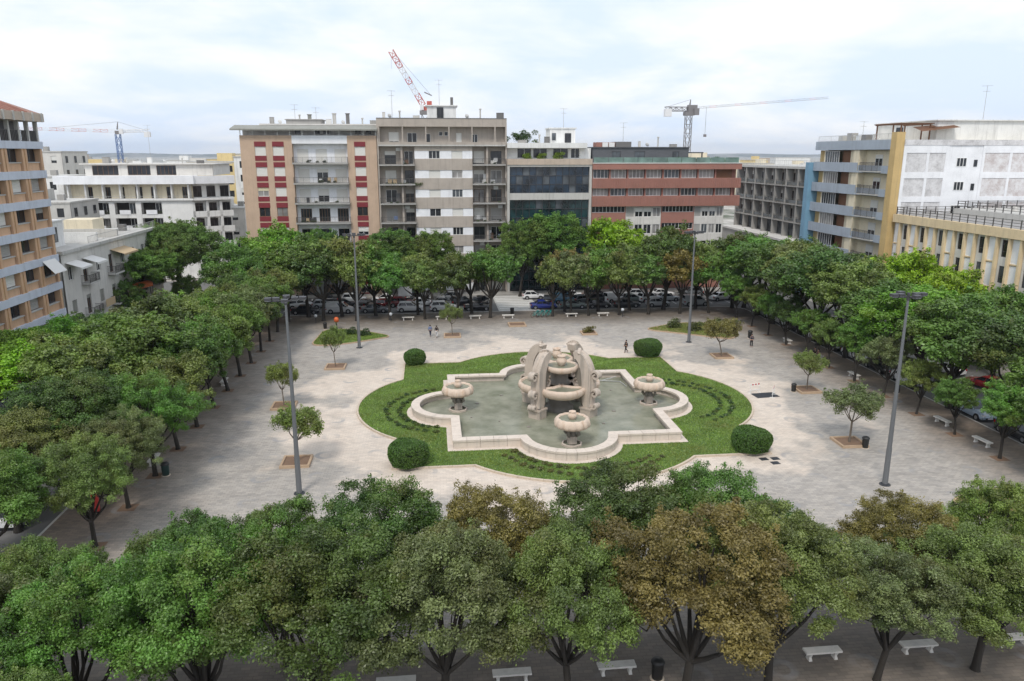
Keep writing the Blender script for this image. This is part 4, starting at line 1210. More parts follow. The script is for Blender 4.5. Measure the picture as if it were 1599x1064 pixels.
# aerials on the roofs
for i, (x, y, z, h, lb) in enumerate((
    (-18.9, 70, 31.2, 5.0, 'tall thin aerial on the left end of the tall grey beige block'),
    (-10.3, 72, 33.7, 4.6, 'tall aerial on the white stair hut of the tall grey beige block'),
    (-36.5, 72, 30.2, 3.6, 'aerial beside the grey chimney on the pink beige block'),
    (-33.0, 74, 30.2, 3.2, 'aerial behind the pink beige block chimneys'),
    (13.0, 72, 29.8, 3.6, 'aerial on the white hut of the glass office'),
    (24.6, 72, 26.3, 4.6, 'thin aerial on the dark penthouse of the red brown office'),
    (74.0, 40.0, 30.0, 5.4, 'wide aerial on the white penthouse at the upper right'),
    (66.0, 60.0, 27.0, 3.8, 'small aerial on the blue grey banded block'),
    (-76.0, 112, 22.0, 9.5, 'tall lattice aerial right of the blue crane'),
    (-51.0, 140, 22.0, 6.5, 'aerial on a distant roof left of the pink beige block'))):
    antenna(x, y, z, h, lb)

# ------------------------------------------------------------------ tower cranes
def lattice(root, name, p0, p1, w, nseg, mat, r=0.1, up=(0, 0, 1), tri=False, mats=None):
    p0, p1 = Vector(p0), Vector(p1); d = (p1 - p0).normalized()
    a = d.cross(Vector(up)); a = (a if a.length > 0.1 else d.cross(Vector((1, 0, 0)))).normalized(); b_ = a.cross(d).normalized()
    cs = [(-1, -1), (1, -1), (1, 1), (-1, 1)] if not tri else [(-1, -0.6), (1, -0.6), (0, 1)]
    for s in range(nseg):
        mb = MB()
        q0 = p0 + (p1 - p0) * (s / nseg); q1 = p0 + (p1 - p0) * ((s + 1) / nseg)
        for i, (u_, v_) in enumerate(cs):
            o_ = a * (u_ * w / 2) + b_ * (v_ * w / 2)
            u2, v2 = cs[(i + 1) % len(cs)]; o2 = a * (u2 * w / 2) + b_ * (v2 * w / 2)
            mb.tube(q0 + o_, q1 + o_, r, n=4, cap=False)
            mb.tube(q0 + o_, q1 + o2, r * 0.7, n=4, cap=False)
            mb.tube(q0 + o_, q0 + o2, r * 0.7, n=4, cap=False)
        mb.build(name, (mats[s % len(mats)] if mats else mat), root)
# red and white luffing crane behind the tall block
cr1 = thing('tower_crane', 'red and white luffing tower crane rising behind the tall grey beige block', 'crane', (-13.0, 100, 0))
lattice(cr1, 'mast', (0, 0, 0), (0, 0, 33.5), 1.5, 14, 'crane_grey', 0.11)
MB().box(-1.2, 1.2, -1.2, 1.2, 33.5, 34.3).build('slewing_ring', 'crane_grey', cr1)
MB().box(-0.8, 1.3, -0.7, 0.7, 34.3, 35.2).box(0.4, 1.5, -0.5, 0.5, 35.2, 36.3).build('machinery_deck', 'crane_red', cr1)
MB().box(-1.1, -0.3, -1.2, -0.4, 34.4, 35.5).build('cab', 'crane_white', cr1)
lattice(cr1, 'jib', (-0.4, 0, 35.5), (-7.0, 0, 46.6), 1.1, 10, None, 0.1, up=(0, 1, 0), mats=['crane_red', 'crane_red', 'crane_white', 'crane_white', 'crane_red', 'crane_white', 'crane_white', 'crane_red', 'crane_red', 'crane_red'])
MB().tube((1.5, 0, 37.5), (-0.1, 0, 38.2), 0.12).tube((1.5, 0, 37.4), (-6.8, 0, 46.8), 0.035, n=4).tube((-7.0, 0, 46.4), (-7.0, 0, 43), 0.03, n=4).build('cable', 'crane_grey', cr1)
# grey hammerhead crane on the right
cr2 = thing('tower_crane', 'grey hammerhead tower crane with a long thin jib behind the red brown office', 'crane', (67.0, 160, 0))
lattice(cr2, 'mast', (0, 0, 0), (0, 0, 36.5), 1.7, 14, 'crane_grey', 0.12)
MB().box(-1.4, 1.4, -1.2, 1.2, 36.5, 37.6).box(-0.4, 2.4, -0.8, 0.8, 37.6, 39.6).tube((0, 0, 37.6), (0.4, 0, 41.2), 0.4, 0.15, 5).build('turntable', 'crane_grey', cr2)
MB().box(1.2, 2.7, -1.8, -0.8, 36.6, 38.6).build('cab', 'crane_grey', cr2)
lattice(cr2, 'counter_jib', (-0.5, 0, 38.4), (-7.5, 0, 38.4), 1.2, 4, 'crane_grey', 0.14)
MB().box(-7.6, -5.6, -0.9, 0.9, 36.2, 38.4).build('counterweight', 'crane_white', cr2)
lattice(cr2, 'jib', (0.6, 0, 38.6), (44.5, 0, 42.0), 0.7, 22, None, 0.03, tri=True, mats=['crane_grey', 'crane_grey', 'crane_grey', 'crane_red'])
MB().tube((0.4, 0, 41.2), (-7, 0, 39), 0.05, n=4).tube((5.5, 0, 39), (5.5, 0, 31), 0.05, n=4).box(5.1, 5.9, -0.3, 0.3, 30.2, 31).build('cable', 'crane_grey', cr2)
# blue crane on the left
cr3 = thing('tower_crane', 'blue tower crane with a pale red jib over the distant rooftops at left', 'crane', (-115.5, 200, 0), math.radians(4))
lattice(cr3, 'mast', (0, 0, 0), (0, 0, 31.5), 1.4, 14, 'crane_blue', 0.12)
MB().box(-0.7, 0.7, -0.7, 0.7, 31.5, 32.6).build('turntable', 'crane_grey', cr3)
MB().box(0.8, 2.0, -1.4, -0.5, 31.6, 33.2).build('cab', 'crane_white', cr3)
lattice(cr3, 'jib', (-0.8, 0, 32.4), (-32, 0, 33.2), 1.1, 14, None, 0.05, tri=True, mats=['crane_white', 'crane_red', 'crane_red'])
lattice(cr3, 'counter_jib', (0.8, 0, 32.4), (10.0, 0, 32.6), 1.0, 4, 'crane_white', 0.12, tri=True)
MB().box(8.4, 10.2, -0.8, 0.8, 30.6, 32.3).build('counterweight', 'crane_white', cr3)
MB().tube((0, 0, 33), (0.4, 0, 35.5), 0.3, 0.1, 5).tube((0.4, 0, 35.5), (-20, 0, 33.5), 0.05, n=4).tube((0.4, 0, 35.5), (9, 0, 32.8), 0.05, n=4).build('mast_head', 'crane_grey', cr3)

# roof clutter: dishes, vents and tanks on the big blocks
def dish(root, x, y, z, az_=2.2):
    o = MB().tube((0, 0, 0), (0, 0, 0.9), 0.03, n=6).lathe([(0.01, 0.0), (0.2, 0.03), (0.38, 0.12), (0.40, 0.13)], 16).build('satellite_dish', 'frame_white', root, (x, y, z), (0.0, 0, 0))
    o.rotation_euler = (1.1, 0, az_)
for (root, zr, xs_, d0) in ((b0, 30.25, (4.2, 6.0, 9.5, 13.9, 17.0, 20.5, 22.0), 5), (b1, 31.23, (1.0, 2.2, 4.0, 6.4, 16.0, 18.5, 21.5), 1.5), (b2, 27.0, (2.5, 4.0, 6.5, 7.4), 3), (b3, 26.32, (10.0, 11.5, 13.4, 16.6), 4), (b5, 27.0, (1.0, 3.8, 6.8, 8.4, 11.5, 13.4), 1.6), (b9, 23.2, (6, 8.5, 11, 15, 18.4, 22, 25), 4), (b6, 17.2, (8, 15, 21, 28), 12)):
    for q, x in enumerate(xs_):
        w_ = 0.4 + 0.9 * rnd.random(); h_ = 0.4 + 0.8 * rnd.random(); y_ = d0 + 3.0 * rnd.random()
        if q % 3 == 1: dish(root, x, y_, zr + 0.4, 2.2 + rnd.random())
        elif q % 3 == 2: MB().tube((0, 0, 0), (0, 0, h_ + 0.5), 0.14, 0.14, 8).tube((0, 0, h_ + 0.5), (0, 0, h_ + 0.7), 0.26, 0.2, 8).build('vent_pipe', 'concrete_light', root, (x, y_, zr))
        else: MB().box(0, w_, 0, w_ * 0.8, 0, h_).box(-0.04, w_ + 0.04, -0.04, w_ * 0.8 + 0.04, h_, h_ + 0.06).build('roof_box', rnd.choice(['concrete', 'frame_white', 'concrete_dark', 'plaster_pale']), root, (x, y_, zr))
# ------------------------------------------------------------------ lawn, pool and fountain
ORD = ordn
def quatre(cx, cy, h, ext, ch_, nseg):
    """square of half side h with four round lobes reaching ext; ch_ = half chord where a lobe meets the square"""
    sag = ext - h; Rr = (ch_ * ch_ + sag * sag) / (2 * sag); c0 = ext - Rr
    a0 = math.atan2(ch_, h - c0)
    pts = []
    for s in range(4):
        rot = -PI / 2 + s * PI / 2
        pts.append((h, -h, rot))                                   # corner before this side
        for k in range(nseg + 1):
            t = -a0 + 2 * a0 * k / nseg
            pts.append((c0 + Rr * math.cos(t), Rr * math.sin(t), rot))
    return [(cx + x * math.cos(r) - y * math.sin(r), cy + x * math.sin(r) + y * math.cos(r)) for x, y, r in pts]

LAWN = quatre(0.0, -0.9, 16.0, 20.2, 9.3, 20)
POOL = quatre(-0.8, -3.0, 10.2, 14.0, 4.3, 14)                    # outer face of the basin wall

def subdivide(poly, L):
    out = []
    for i in range(len(poly)):
        a, b_ = poly[i], poly[(i + 1) % len(poly)]
        k = max(1, round(math.dist(a, b_) / L))
        for j in range(k): out.append((a[0] + (b_[0] - a[0]) * j / k, a[1] + (b_[1] - a[1]) * j / k))
    return out

lm = MB(); outer = LAWN; inner = offset_poly(POOL, 0.5)
# lawn as a ring between kerb and basin: two different outlines, joined by radial resampling
def radial(poly, n_=720, c=(-0.6, -2.2)):
    res = []
    for k in range(n_):
        t = 2 * PI * k / n_; d = (math.cos(t), math.sin(t)); best = 0
        for i in range(len(poly)):
            a, b_ = poly[i], poly[(i + 1) % len(poly)]
            ex, ey = b_[0] - a[0], b_[1] - a[1]
            den = d[0] * ey - d[1] * ex
            if abs(den) < 1e-9: continue
            ax_, ay_ = a[0] - c[0], a[1] - c[1]
            s_ = (ax_ * ey - ay_ * ex) / den; u_ = (ax_ * d[1] - ay_ * d[0]) / den
            if s_ > 0 and -1e-6 <= u_ <= 1 + 1e-6: best = max(best, s_)
        res.append((c[0] + d[0] * best, c[1] + d[1] * best))
    return res
ro, ri_ = radial(outer), radial(inner)
NR = 6; vs = []; fs = []
for k in range(len(ro)):
    for j in range(NR + 1):
        t = j / NR
        z = 0.07 + 0.10 * math.sin(PI * t) + 0.03 * math.sin(k * 0.21 + j)* math.sin(PI * t)
        vs.append((ri_[k][0] * (1 - t) + ro[k][0] * t, ri_[k][1] * (1 - t) + ro[k][1] * t, z))
for k in range(len(ro)):
    k2 = (k + 1) % len(ro)
    for j in range(NR): fs.append((k * (NR + 1) + j, k * (NR + 1) + j + 1, k2 * (NR + 1) + j + 1, k2 * (NR + 1) + j))
lawn = structure('lawn', lm.add(vs, fs, 0, True), 'lawn_grass')
LV = np.array(vs); LF = np.array(fs)
# short grass blades give the lawn its nap
def blades(name, quads, count, size, rng, label, hueb=0.0, dens=None):
    Q = LV[LF] if quads is None else quads
    ar = np.linalg.norm(np.cross(Q[:, 1] - Q[:, 0], Q[:, 3] - Q[:, 0]), axis=1); p = ar / ar.sum()
    idx = rng.choice(len(Q), count, p=p); u = rng.random((count, 1)); v = rng.random((count, 1)); q = Q[idx]
    pos = (q[:, 0] * (1 - u) + q[:, 1] * u) * (1 - v) + (q[:, 3] * (1 - u) + q[:, 2] * u) * v
    a = rng.random(count) * 2 * PI; hgt = size * (0.5 + rng.random(count)); w = 0.04
    dx_ = np.stack([np.cos(a), np.sin(a), np.zeros(count)], 1) * w
    top = pos + np.stack([rng.normal(size=count) * 0.04, rng.normal(size=count) * 0.04, hgt], 1)
    V = np.stack([pos - dx_, pos + dx_, top + dx_ * 0.3, top - dx_ * 0.3], 1).reshape(-1, 3)
    F = np.arange(count * 4).reshape(-1, 4)
    pn = 0.5 + 0.5 * np.sin(pos[:, 0] * 0.9 + np.sin(pos[:, 1] * 0.7) * 2) * np.sin(pos[:, 1] * 1.1)
    t = np.clip(0.3 + 0.4 * pn + 0.3 * rng.random(count), 0, 1); q_ = np.clip(1.6 * (np.sin(pos[:, 0] * 0.43 + 1.3) * np.sin(pos[:, 1] * 0.51 + 0.4) + 0.35 * np.sin(pos[:, 0] * 1.7) * np.sin(pos[:, 1] * 2.1)) - 0.35, 0, 1); h = np.clip(hueb + 0.5 * rng.random(count) * (1 - pn) + 0.6 * q_ + 0.05, 0, 1)
    o = link(name, np_mesh(name, V, F, dict(tint=np.repeat(t, 4), hue=np.repeat(h, 4)), 'leaves')); o.color = (0.150, 0.225, 0.048, 1)
    return tag(o, label, 'grass', kind='stuff')
blades('grass', None, 90000, 0.07, _rng, 'short green grass of the lawn around the fountain basin')

# kerb stones of the lawn
ks = subdivide(LAWN, 1.0)
ko, ki = offset_poly(ks, 0.16), offset_poly(ks, -0.02)
for i in range(len(ks)):
    j = (i + 1) % len(ks)
    def ins(p, q, t): return (p[0] + (q[0] - p[0]) * t, p[1] + (q[1] - p[1]) * t)
    a, b_, c, d = ins(ki[i], ki[j], .01), ins(ki[i], ki[j], .99), ins(ko[i], ko[j], .99), ins(ko[i], ko[j], .01)
    hgt = 0.15 + 0.01 * rnd.random()
    MB().prism([a, d, c, b_], 0.0, hgt).build('kerb_stone', 'kerb_stone', lawn)

# water, basin walls with separate coping stones and facing panels
wi = offset_poly(POOL, -0.55)
structure('water', MB().add([(x, y, 0.16) for x, y in wi], [tuple(range(len(wi)))]), 'water')
basin = thing('fountain_basin', 'four lobed stone fountain basin of pale coping slabs round the green water', 'fountain', (0, 0, 0))
ringwall(MB(), offset_poly(POOL, -0.5), offset_poly(POOL, -0.12), 0.0, 0.66).build('wall', 'stone_rim', basin)
ringwall(MB(), offset_poly(POOL, -0.05), offset_poly(POOL, 0.5), 0.0, 0.11).build('apron', 'stone_rim', basin)
cs = []
for i in range(len(POOL)):
    a, b_ = POOL[i], POOL[(i + 1) % len(POOL)]
    L = math.dist(a, b_); k = max(1, round(L / 1.15))
    cs += [(a[0] + (b_[0] - a[0]) * j / k, a[1] + (b_[1] - a[1]) * j / k) for j in range(k)]
co, cii, cf0, cf1 = offset_poly(cs, 0.06), offset_poly(cs, -0.78), offset_poly(cs, -0.12), offset_poly(cs, 0.0)
for i in range(len(cs)):
    j = (i + 1) % len(cs); g_ = 0.012
    def q4(A, B):
        return [ins(A[i], A[j], g_), ins(B[i], B[j], g_), ins(B[i], B[j], 1 - g_), ins(A[i], A[j], 1 - g_)]
    z1 = 0.88 + rnd.random() * 0.008
    MB().prism(q4(cii, co), 0.70, z1, bottom=True).build('coping_stone', 'stone_rim', basin)
    MB().prism(q4(cf0, cf1), 0.112, 0.697).build('facing_panel', 'stone_rim', basin)

def bowl(root, r, z, h, fl=14, name='bowl', mat='stone_bowl', inner='water'):
    prof = [(r * 0.30, z), (r * 0.78, z + h * 0.03), (r * 0.95, z + h * 0.18), (r * 1.0, z + h * 0.42), (r * 0.97, z + h * 0.72), (r * 0.89, z + h * 0.94), (r * 0.84, z + h), (r * 0.78, z + h), (r * 0.75, z + h * 0.8), (0.01, z + h * 0.5)]
    o = MB().lathe(prof, 84, flute=fl, fl=0.07).build(name, mat, root)
    MB().lathe([(0.01, z + h * 0.84), (r * 0.765, z + h * 0.84)], 40).build('bowl_water', inner, o)
    return o
def vase(root, z, r, parent=None):
    MB().lathe([(r * 0.45, z), (r * 0.7, z + r * 0.2), (r * 1.0, z + r * 0.75), (r * 0.98, z + r * 1.1), (r * 0.72, z + r * 1.45), (r * 0.66, z + r * 1.6), (r * 0.78, z + r * 1.72), (r * 0.78, z + r * 1.9), (r * 0.6, z + r * 1.9), (r * 0.5, z + r * 1.5), (0.01, z + r * 1.4)], 28, flute=10, fl=0.03).build('vase', 'stone_bowl', root)

for (u, v, lb) in ((-10.2, -3.0, 'round stone bowl on a pedestal in the left lobe of the basin'),
                   (9.3, -3.0, 'round stone bowl on a pedestal in the right lobe of the basin'),
                   (-0.6, -13.4, 'round stone bowl on a pedestal in the front lobe of the basin')):
    t = thing('fountain_bowl', lb, 'fountain', (u, v, 0), 0.1, 'bowls standing in the basin')
    MB().lathe([(0.95, 0.0), (0.95, 0.32), (0.8, 0.36)], 8, smooth=False).box(-0.36, 0.36, -0.36, 0.36, 0.3, 1.0).build('pedestal', 'stone_fountain', t)
    MB().lathe([(0.34, 0.9), (0.42, 1.15), (0.30, 1.4), (0.28, 1.75), (0.55, 1.98)], 20).build('stem', 'stone_wet', t)
    for k in range(4):
        a = k * PI / 2 + PI / 4
        c_ = Vector((math.cos(a), math.sin(a), 0))
        MB().path([c_ * 0.3 + Vector((0, 0, 1.75)), c_ * 0.62 + Vector((0, 0, 1.55)), c_ * 0.70 + Vector((0, 0, 1.25)), c_ * 0.5 + Vector((0, 0, 1.05)), c_ * 0.42 + Vector((0, 0, 1.25))], [0.1, 0.13, 0.16, 0.13, 0.06], 7).build('carved_fish', 'stone_wet', t)
    bowl(t, 1.62, 1.78, 0.92)
    vase(t, 2.5, 0.40)

# central monument: four scroll buttresses carrying two tiers of basins
mon = thing('fountain_monument', 'tall baroque centrepiece of the fountain with four scrolled buttresses and tiered bowls', 'fountain', (-0.1, -3.5, 0), 0.0)
def sweep2d(pts, th, width, nrm_out=True):
    """strip of varying thickness following pts in a radial plane (r, z), extruded sideways by width"""
    V_, F_ = [], []
    n_ = len(pts)
    for k in range(n_):
        p = Vector(pts[k]); d = (Vector(pts[min(k + 1, n_ - 1)]) - Vector(pts[max(k - 1, 0)])).normalized()
        nn = Vector((d.y, -d.x))
        t_ = th[k] / 2; w = width[k] / 2
        for (s1_, s2_) in ((-1, -1), (1, -1), (1, -0.5), (1.18, -0.25), (1.0, 0), (1.18, 0.25), (1, 0.5), (1, 1), (-1, 1)):
            q = p + nn * (t_ * s1_)
            V_.append((q.x, w * s2_, q.y))
    m_ = 9
    for k in range(n_ - 1):
        F_ += [(k * m_ + i, k * m_ + (i + 1) % m_, (k + 1) * m_ + (i + 1) % m_, (k + 1) * m_ + i) for i in range(m_)]
    F_ += [tuple(range(m_)), tuple(reversed(range((n_ - 1) * m_, n_ * m_)))]
    return V_, F_
def bez(ps, n_=18):
    """smooth curve through the given points (Catmull-Rom)"""
    P_ = [ps[0]] + list(ps) + [ps[-1]]; out = []
    for i in range(1, len(P_) - 2):
        p0, p1, p2, p3 = [np.array(P_[i + q], float) for q in (-1, 0, 1, 2)]
        for k in range(n_):
            t = k / n_
            out.append(tuple(0.5 * ((2 * p1) + (-p0 + p2) * t + (2 * p0 - 5 * p1 + 4 * p2 - p3) * t * t + (-p0 + 3 * p1 - 3 * p2 + p3) * t ** 3)))
    out.append(tuple(P_[-1])); return out
def spiral(c, r0, turns, start, sgn=1, n_=26):
    return [(c[0] + r0 * (1 - 0.78 * k / n_) * math.cos(start + sgn * turns * 2 * PI * k / n_), c[1] + r0 * (1 - 0.78 * k / n_) * math.sin(start + sgn * turns * 2 * PI * k / n_)) for k in range(n_ + 1)]
for k in range(4):
    a = PI / 4 + k * PI / 2
    rt = (0, 0, a)
    main_ = bez([(3.8, 1.05), (3.55, 1.5), (3.5, 2.5), (3.5, 3.6), (3.35, 4.7), (2.95, 5.6), (2.4, 6.1), (1.95, 6.05)], 6)
    nn_ = len(main_)
    th = [0.62 + 0.38 * math.sin(PI * i / nn_) for i in range(nn_)]
    V_, F_ = sweep2d(main_, th, [1.15 - 0.3 * i / nn_ for i in range(nn_)])
    bt = MB().add(V_, F_, 0).build('buttress', 'stone_fountain', mon, (0, 0, 0), rt)
    MB().box(3.0, 4.15, -0.66, 0.66, 0.0, 1.05).box(2.9, 4.25, -0.73, 0.73, 0.95, 1.12).build('plinth', 'stone_fountain', mon, (0, 0, 0), rt)
    inner_ = bez([(3.3, 1.1), (3.1, 1.7), (3.0, 2.6), (2.8, 3.6), (2.2, 4.7)], 5)
    V_, F_ = sweep2d(inner_, [0.8] * len(inner_), [0.62] * len(inner_)); MB().add(V_, F_, 0).build('buttress_core', 'stone_wet', mon, (0, 0, 0), rt)
    for (c, r0, tr_n, st_, sg, wd) in (((4.35, 4.35), 0.5, 1.3, PI, -1, 0.62), ((4.3, 2.55), 0.42, 1.2, 2.6, -1, 0.7), ((4.35, 1.35), 0.30, 1.2, 3.4, 1, 0.8), ((2.25, 3.3), 0.55, 1.3, 0.2, 1, 0.5)):
        sp = spiral(c, r0, tr_n, st_, sg)
        V_, F_ = sweep2d(sp, [0.20 - 0.004 * i for i in range(len(sp))], [wd] * len(sp))
        MB().add(V_, F_, 0).build('volute', 'stone_fountain', bt)
    # shell crest on the shoulder
    cr_ = MB()
    for i in range(7):
        t = -1.1 + i * 0.37
        cr_.tube((2.25, 0.0, 5.9), (2.25 + 0.62 * math.cos(t + 1.2) * 0.6, 0.55 * math.sin(t), 6.25 + 0.5 * math.cos(t)), 0.10, 0.16, 6)
    cr_.tube((2.7, -0.3, 6.0), (2.7, 0.3, 6.0), 0.22, 0.22, 10)
    cr_.build('crest', 'stone_fountain', bt)
MB().lathe([(1.5, 0.0), (1.5, 0.5), (1.1, 0.7), (1.0, 2.4), (1.35, 2.8), (0.9, 3.2), (0.85, 4.4), (1.3, 4.75)], 16).build('core', 'stone_wet', mon)
for k in range(4):
    a = k * PI / 2 - PI / 2
    c_ = (math.cos(a) * 1.75, math.sin(a) * 1.75, 0)
    lo = MB().lathe([(0.9, 2.0), (1.95, 2.15), (2.32, 2.45), (2.4, 2.85), (2.28, 3.05), (2.05, 3.05), (2.0, 2.85), (0.01, 2.6)], 48, flute=16, fl=0.05).build('lower_basin', 'stone_bowl', mon, c_)
    MB().lathe([(0.01, 2.90), (2.02, 2.90)], 32).build('basin_water', 'water', lo)
for k in range(2):
    y_ = -1.15 if k == 0 else 1.75
    up_ = MB().lathe([(0.5, 4.3), (1.2, 4.38), (1.62, 4.55), (1.72, 4.85), (1.62, 5.05), (1.46, 5.05), (1.42, 4.9), (0.01, 4.7)], 48, flute=16, fl=0.05).build('upper_basin', 'stone_bowl', mon, (0, y_, 0))
    MB().lathe([(0.01, 4.93), (1.44, 4.93)], 32).build('basin_water', 'water', up_)
    vv = MB().lathe([(0.2, 4.85), (0.3, 5.0), (0.52, 5.3), (0.52, 5.5), (0.36, 5.72), (0.34, 5.8), (0.44, 5.88), (0.42, 5.95), (0.28, 5.95), (0.24, 5.7), (0.01, 5.65)], 24, flute=10, fl=0.03).build('vase', 'stone_bowl', mon, (0, y_, 0))
# water plants and stains floating in the basin
dk = MB()
for (u, v, r_) in ((-8.2, -1.2, .22), (-3.8, -8.6, .25), (3.4, -8.4, .2), (5.2, -5.0, .25), (-9.0, -5.4, .12), (-5.5, 1.2, .2), (6.5, 1.8, .2), (-6.4, -6.8, .12)):
    dk.tube((u, v, 0.05), (u, v, 0.22), r_, r_ * 0.8, 9)
MB()
t = thing('fountain_jets', 'small dark nozzle rings just above the basin water', 'nozzles', (0, 0, 0))
dk.build('nozzle_ring', 'stone_wet', t)
# pipe lying at the back right of the basin
t = thing('water_pipe', 'thin pale pipe lying across the back right corner of the basin', 'pipe', (0, 0, 0))
MB().path([(4.4, 5.4, 0.35), (6.2, 5.0, 0.3), (8.2, 4.6, 0.25), (8.5, 2.8, 0.22)], [0.05] * 4, 6).tube((6.2, 5.0, 0.3), (8.0, 5.6, 0.55), 0.05, n=6).build('pipe', 'rail_pale', t)

# ------------------------------------------------------------------ clipped drum hedges
def hedge(u, v, r, h, label, seed):
    t = thing('clipped_shrub', label, 'shrub', (u, v, 0.05), 0, 'clipped drum shrubs at the lawn corners')
    r *= 0.95; prof = [(r * 0.45, 0.1), (r * 0.82, 0.25), (r * 0.97, h * 0.4), (r, h * 0.62), (r * 0.93, h * 0.86), (r * 0.75, h * 0.97), (0.01, h)]
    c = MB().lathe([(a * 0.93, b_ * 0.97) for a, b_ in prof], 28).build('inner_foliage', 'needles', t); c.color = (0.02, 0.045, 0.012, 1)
    MB().tube((0, 0, -0.05), (0, 0, 0.3), 0.15).build('trunk', 'bark', t)
    rg = np.random.default_rng(seed); N = 12000
    th_ = rg.random(N) * 2 * PI; s_ = rg.random(N)
    pr_ = np.array(prof); L = np.concatenate([[0], np.cumsum(np.hypot(*np.diff(pr_, axis=0).T))]); q = s_ * L[-1]
    rr_ = np.interp(q, L, pr_[:, 0]); zz_ = np.interp(q, L, pr_[:, 1])
    keep = rg.random(N) < np.clip(rr_ / r + 0.12, 0, 1)
    rr_ = rr_ * (1 + 0.035 * np.sin(th_ * 3 + seed) + 0.03 * np.sin(th_ * 7 + zz_ * 3)); zz_ = zz_ * (1 + 0.04 * np.sin(th_ * 2 + rr_ * 2 + seed))
    cent = np.stack([rr_ * np.cos(th_), rr_ * np.sin(th_), zz_], 1)[keep]
    V, F, tt, hu = leaf_cloud(cent, np.full(len(cent), 0.07), 2, 0.11, rg)
    o = link('foliage', np_mesh('foliage', V, F, dict(tint=tt, hue=hu * 0.4), 'leaves'), t); o.color = (0.065, 0.135, 0.024, 1)
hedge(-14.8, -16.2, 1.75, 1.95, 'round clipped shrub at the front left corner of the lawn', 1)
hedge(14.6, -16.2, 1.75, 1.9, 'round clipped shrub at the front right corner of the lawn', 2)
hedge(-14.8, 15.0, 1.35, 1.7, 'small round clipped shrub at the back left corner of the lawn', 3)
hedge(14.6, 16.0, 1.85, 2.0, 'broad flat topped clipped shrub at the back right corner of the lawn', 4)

# flower bed arcs: little plants in double rows round the lobes
BED = [cloud_mesh('bed_plant', np.array([[0, 0, .12], [.1, .05, .1], [-.08, .08, .1]]), np.full(3, 0.15), 34, 0.13, _rng) for _ in range(3)]
def arc_bed(cx, cy, rad, a0, a1, n_, side, col):
    for r_ in rad:
        for k in range(n_):
            a = a0 + (a1 - a0) * (k + (0.5 if r_ == rad[1] else 0)) / n_
            o = shrub(cx + r_ * math.cos(a) + rnd.uniform(-.12, .12), cy + r_ * math.sin(a) + rnd.uniform(-.12, .12), 0.1, 'small low bedding plant in the double arc on the %s side of the lawn' % side, 1.0 + 0.5 * rnd.random(), col,
                      'bedding plants in the %s arc' % side, 'plant', 'bedding_plant', BED[k % 3])
arc_bed(-10.4, -2.7, (5.6, 6.9), R(105), R(255), 22, 'left', (0.045, 0.085, 0.02))
arc_bed(10.4, -2.2, (6.4, 7.6), R(-62), R(78), 22, 'right', (0.04, 0.085, 0.02))
arc_bed(0.4, -12.4, (6.6, 7.7), R(200), R(325), 20, 'front', (0.09, 0.10, 0.03))

# ------------------------------------------------------------------ corner islands and planters
def island(poly, label, mat, col, dry=0.3, n_=7000):
    pl = rounded(poly, 2.2, 5)
    q = MB().prism(pl, 0.0, 0.10)
    o = structure('planted_island', q, mat)
    for i in range(1):
        ringwall(MB(), pl, offset_poly(pl, 0.16), 0.0, 0.14).build('kerb', 'kerb_tan', o)
    P_ = np.array(pl); c = P_.mean(0); Q = []
    for i in range(len(P_)):
        a, b_ = P_[i], P_[(i + 1) % len(P_)]
        Q.append([(*c, .1), (*a, .1), (*b_, .1), (*((c + b_) / 2), .1)])
    blades('grass', np.array(Q), n_, 0.1, _rng, label, dry)
island([(-28.9, 25.6), (-24.5, 26.2), (-18.6, 29.9), (-19.4, 31.2), (-24.3, 35.2), (-28.2, 35.4)], 'green grass of the curved island at the back left of the square', 'lawn_grass', None)
island([(28.3, 23.6), (29.6, 24.4), (33.0, 33.4), (24.5, 34.4), (18.9, 31.0), (19.3, 29.9), (24.0, 26.8)], 'patchy dry grass of the island at the back right of the square', 'lawn_dry', None, 0.8)
island([(24.5, -27.3), (30.6, -25.0), (33.4, -35.0), (28.4, -34.5)], 'dry grass of the island half hidden at the lower right', 'lawn_dry', None, 0.8)
for i, (u, v) in enumerate(((24.5, 28.5), (28.5, 30.2), (30.2, 28.6), (22.3, 30.6))):
    shrub(u, v, 0.1, ['low olive shrub behind the right lamp mast on the dry island', 'leafy shrub in the middle of the dry island', 'green shrub at the right end of the dry island', 'brown tinged shrub at the left end of the dry island'][i], 2.0, (0.08, 0.10, 0.03))
for i, (u, v) in enumerate(((-24.6, 31.5), (-22.6, 30.4))):
    shrub(u, v, 0.1, ['dark shrub in the grass island right of the young tree', 'small dark shrub left of the lamp mast on the grass island'][i], 1.5, (0.04, 0.07, 0.02))

def planter(u, v, label, w=2.4, plants=0):
    t = thing('tree_planter', label, 'planter', (u, v, 0), rnd.uniform(-0.03, 0.03), 'square stone kerb planters')
    h = w / 2
    for (x0, x1, y0, y1) in ((-h, h, -h, -h + .18), (-h, h, h - .18, h), (-h, -h + .18, -h + .18, h - .18), (h - .18, h, -h + .18, h - .18)):
        piece('kerb_stone', 'kerb_tan', x0, x1, y0, y1, 0, 0.22, t)
    piece('soil', 'soil', -h + .18, h - .18, -h + .18, h - .18, 0.0, 0.12, t)
planter(-24.3, 14.8, 'planter of the young tree left of the grass island, in the back left'); planter(-27.8, 0.4, 'planter behind the left foreground lamp mast, the middle one on the left side')
planter(-24.1, -14.6, 'planter at the foot of the left foreground lamp mast'); planter(-9.8, 29.6, 'planter of the young tree near the two strolling people')
planter(23.9, 14.7, 'planter in front of the right dry island'); planter(27.8, -0.1, 'planter in the middle of the right side, beside the metal grate')
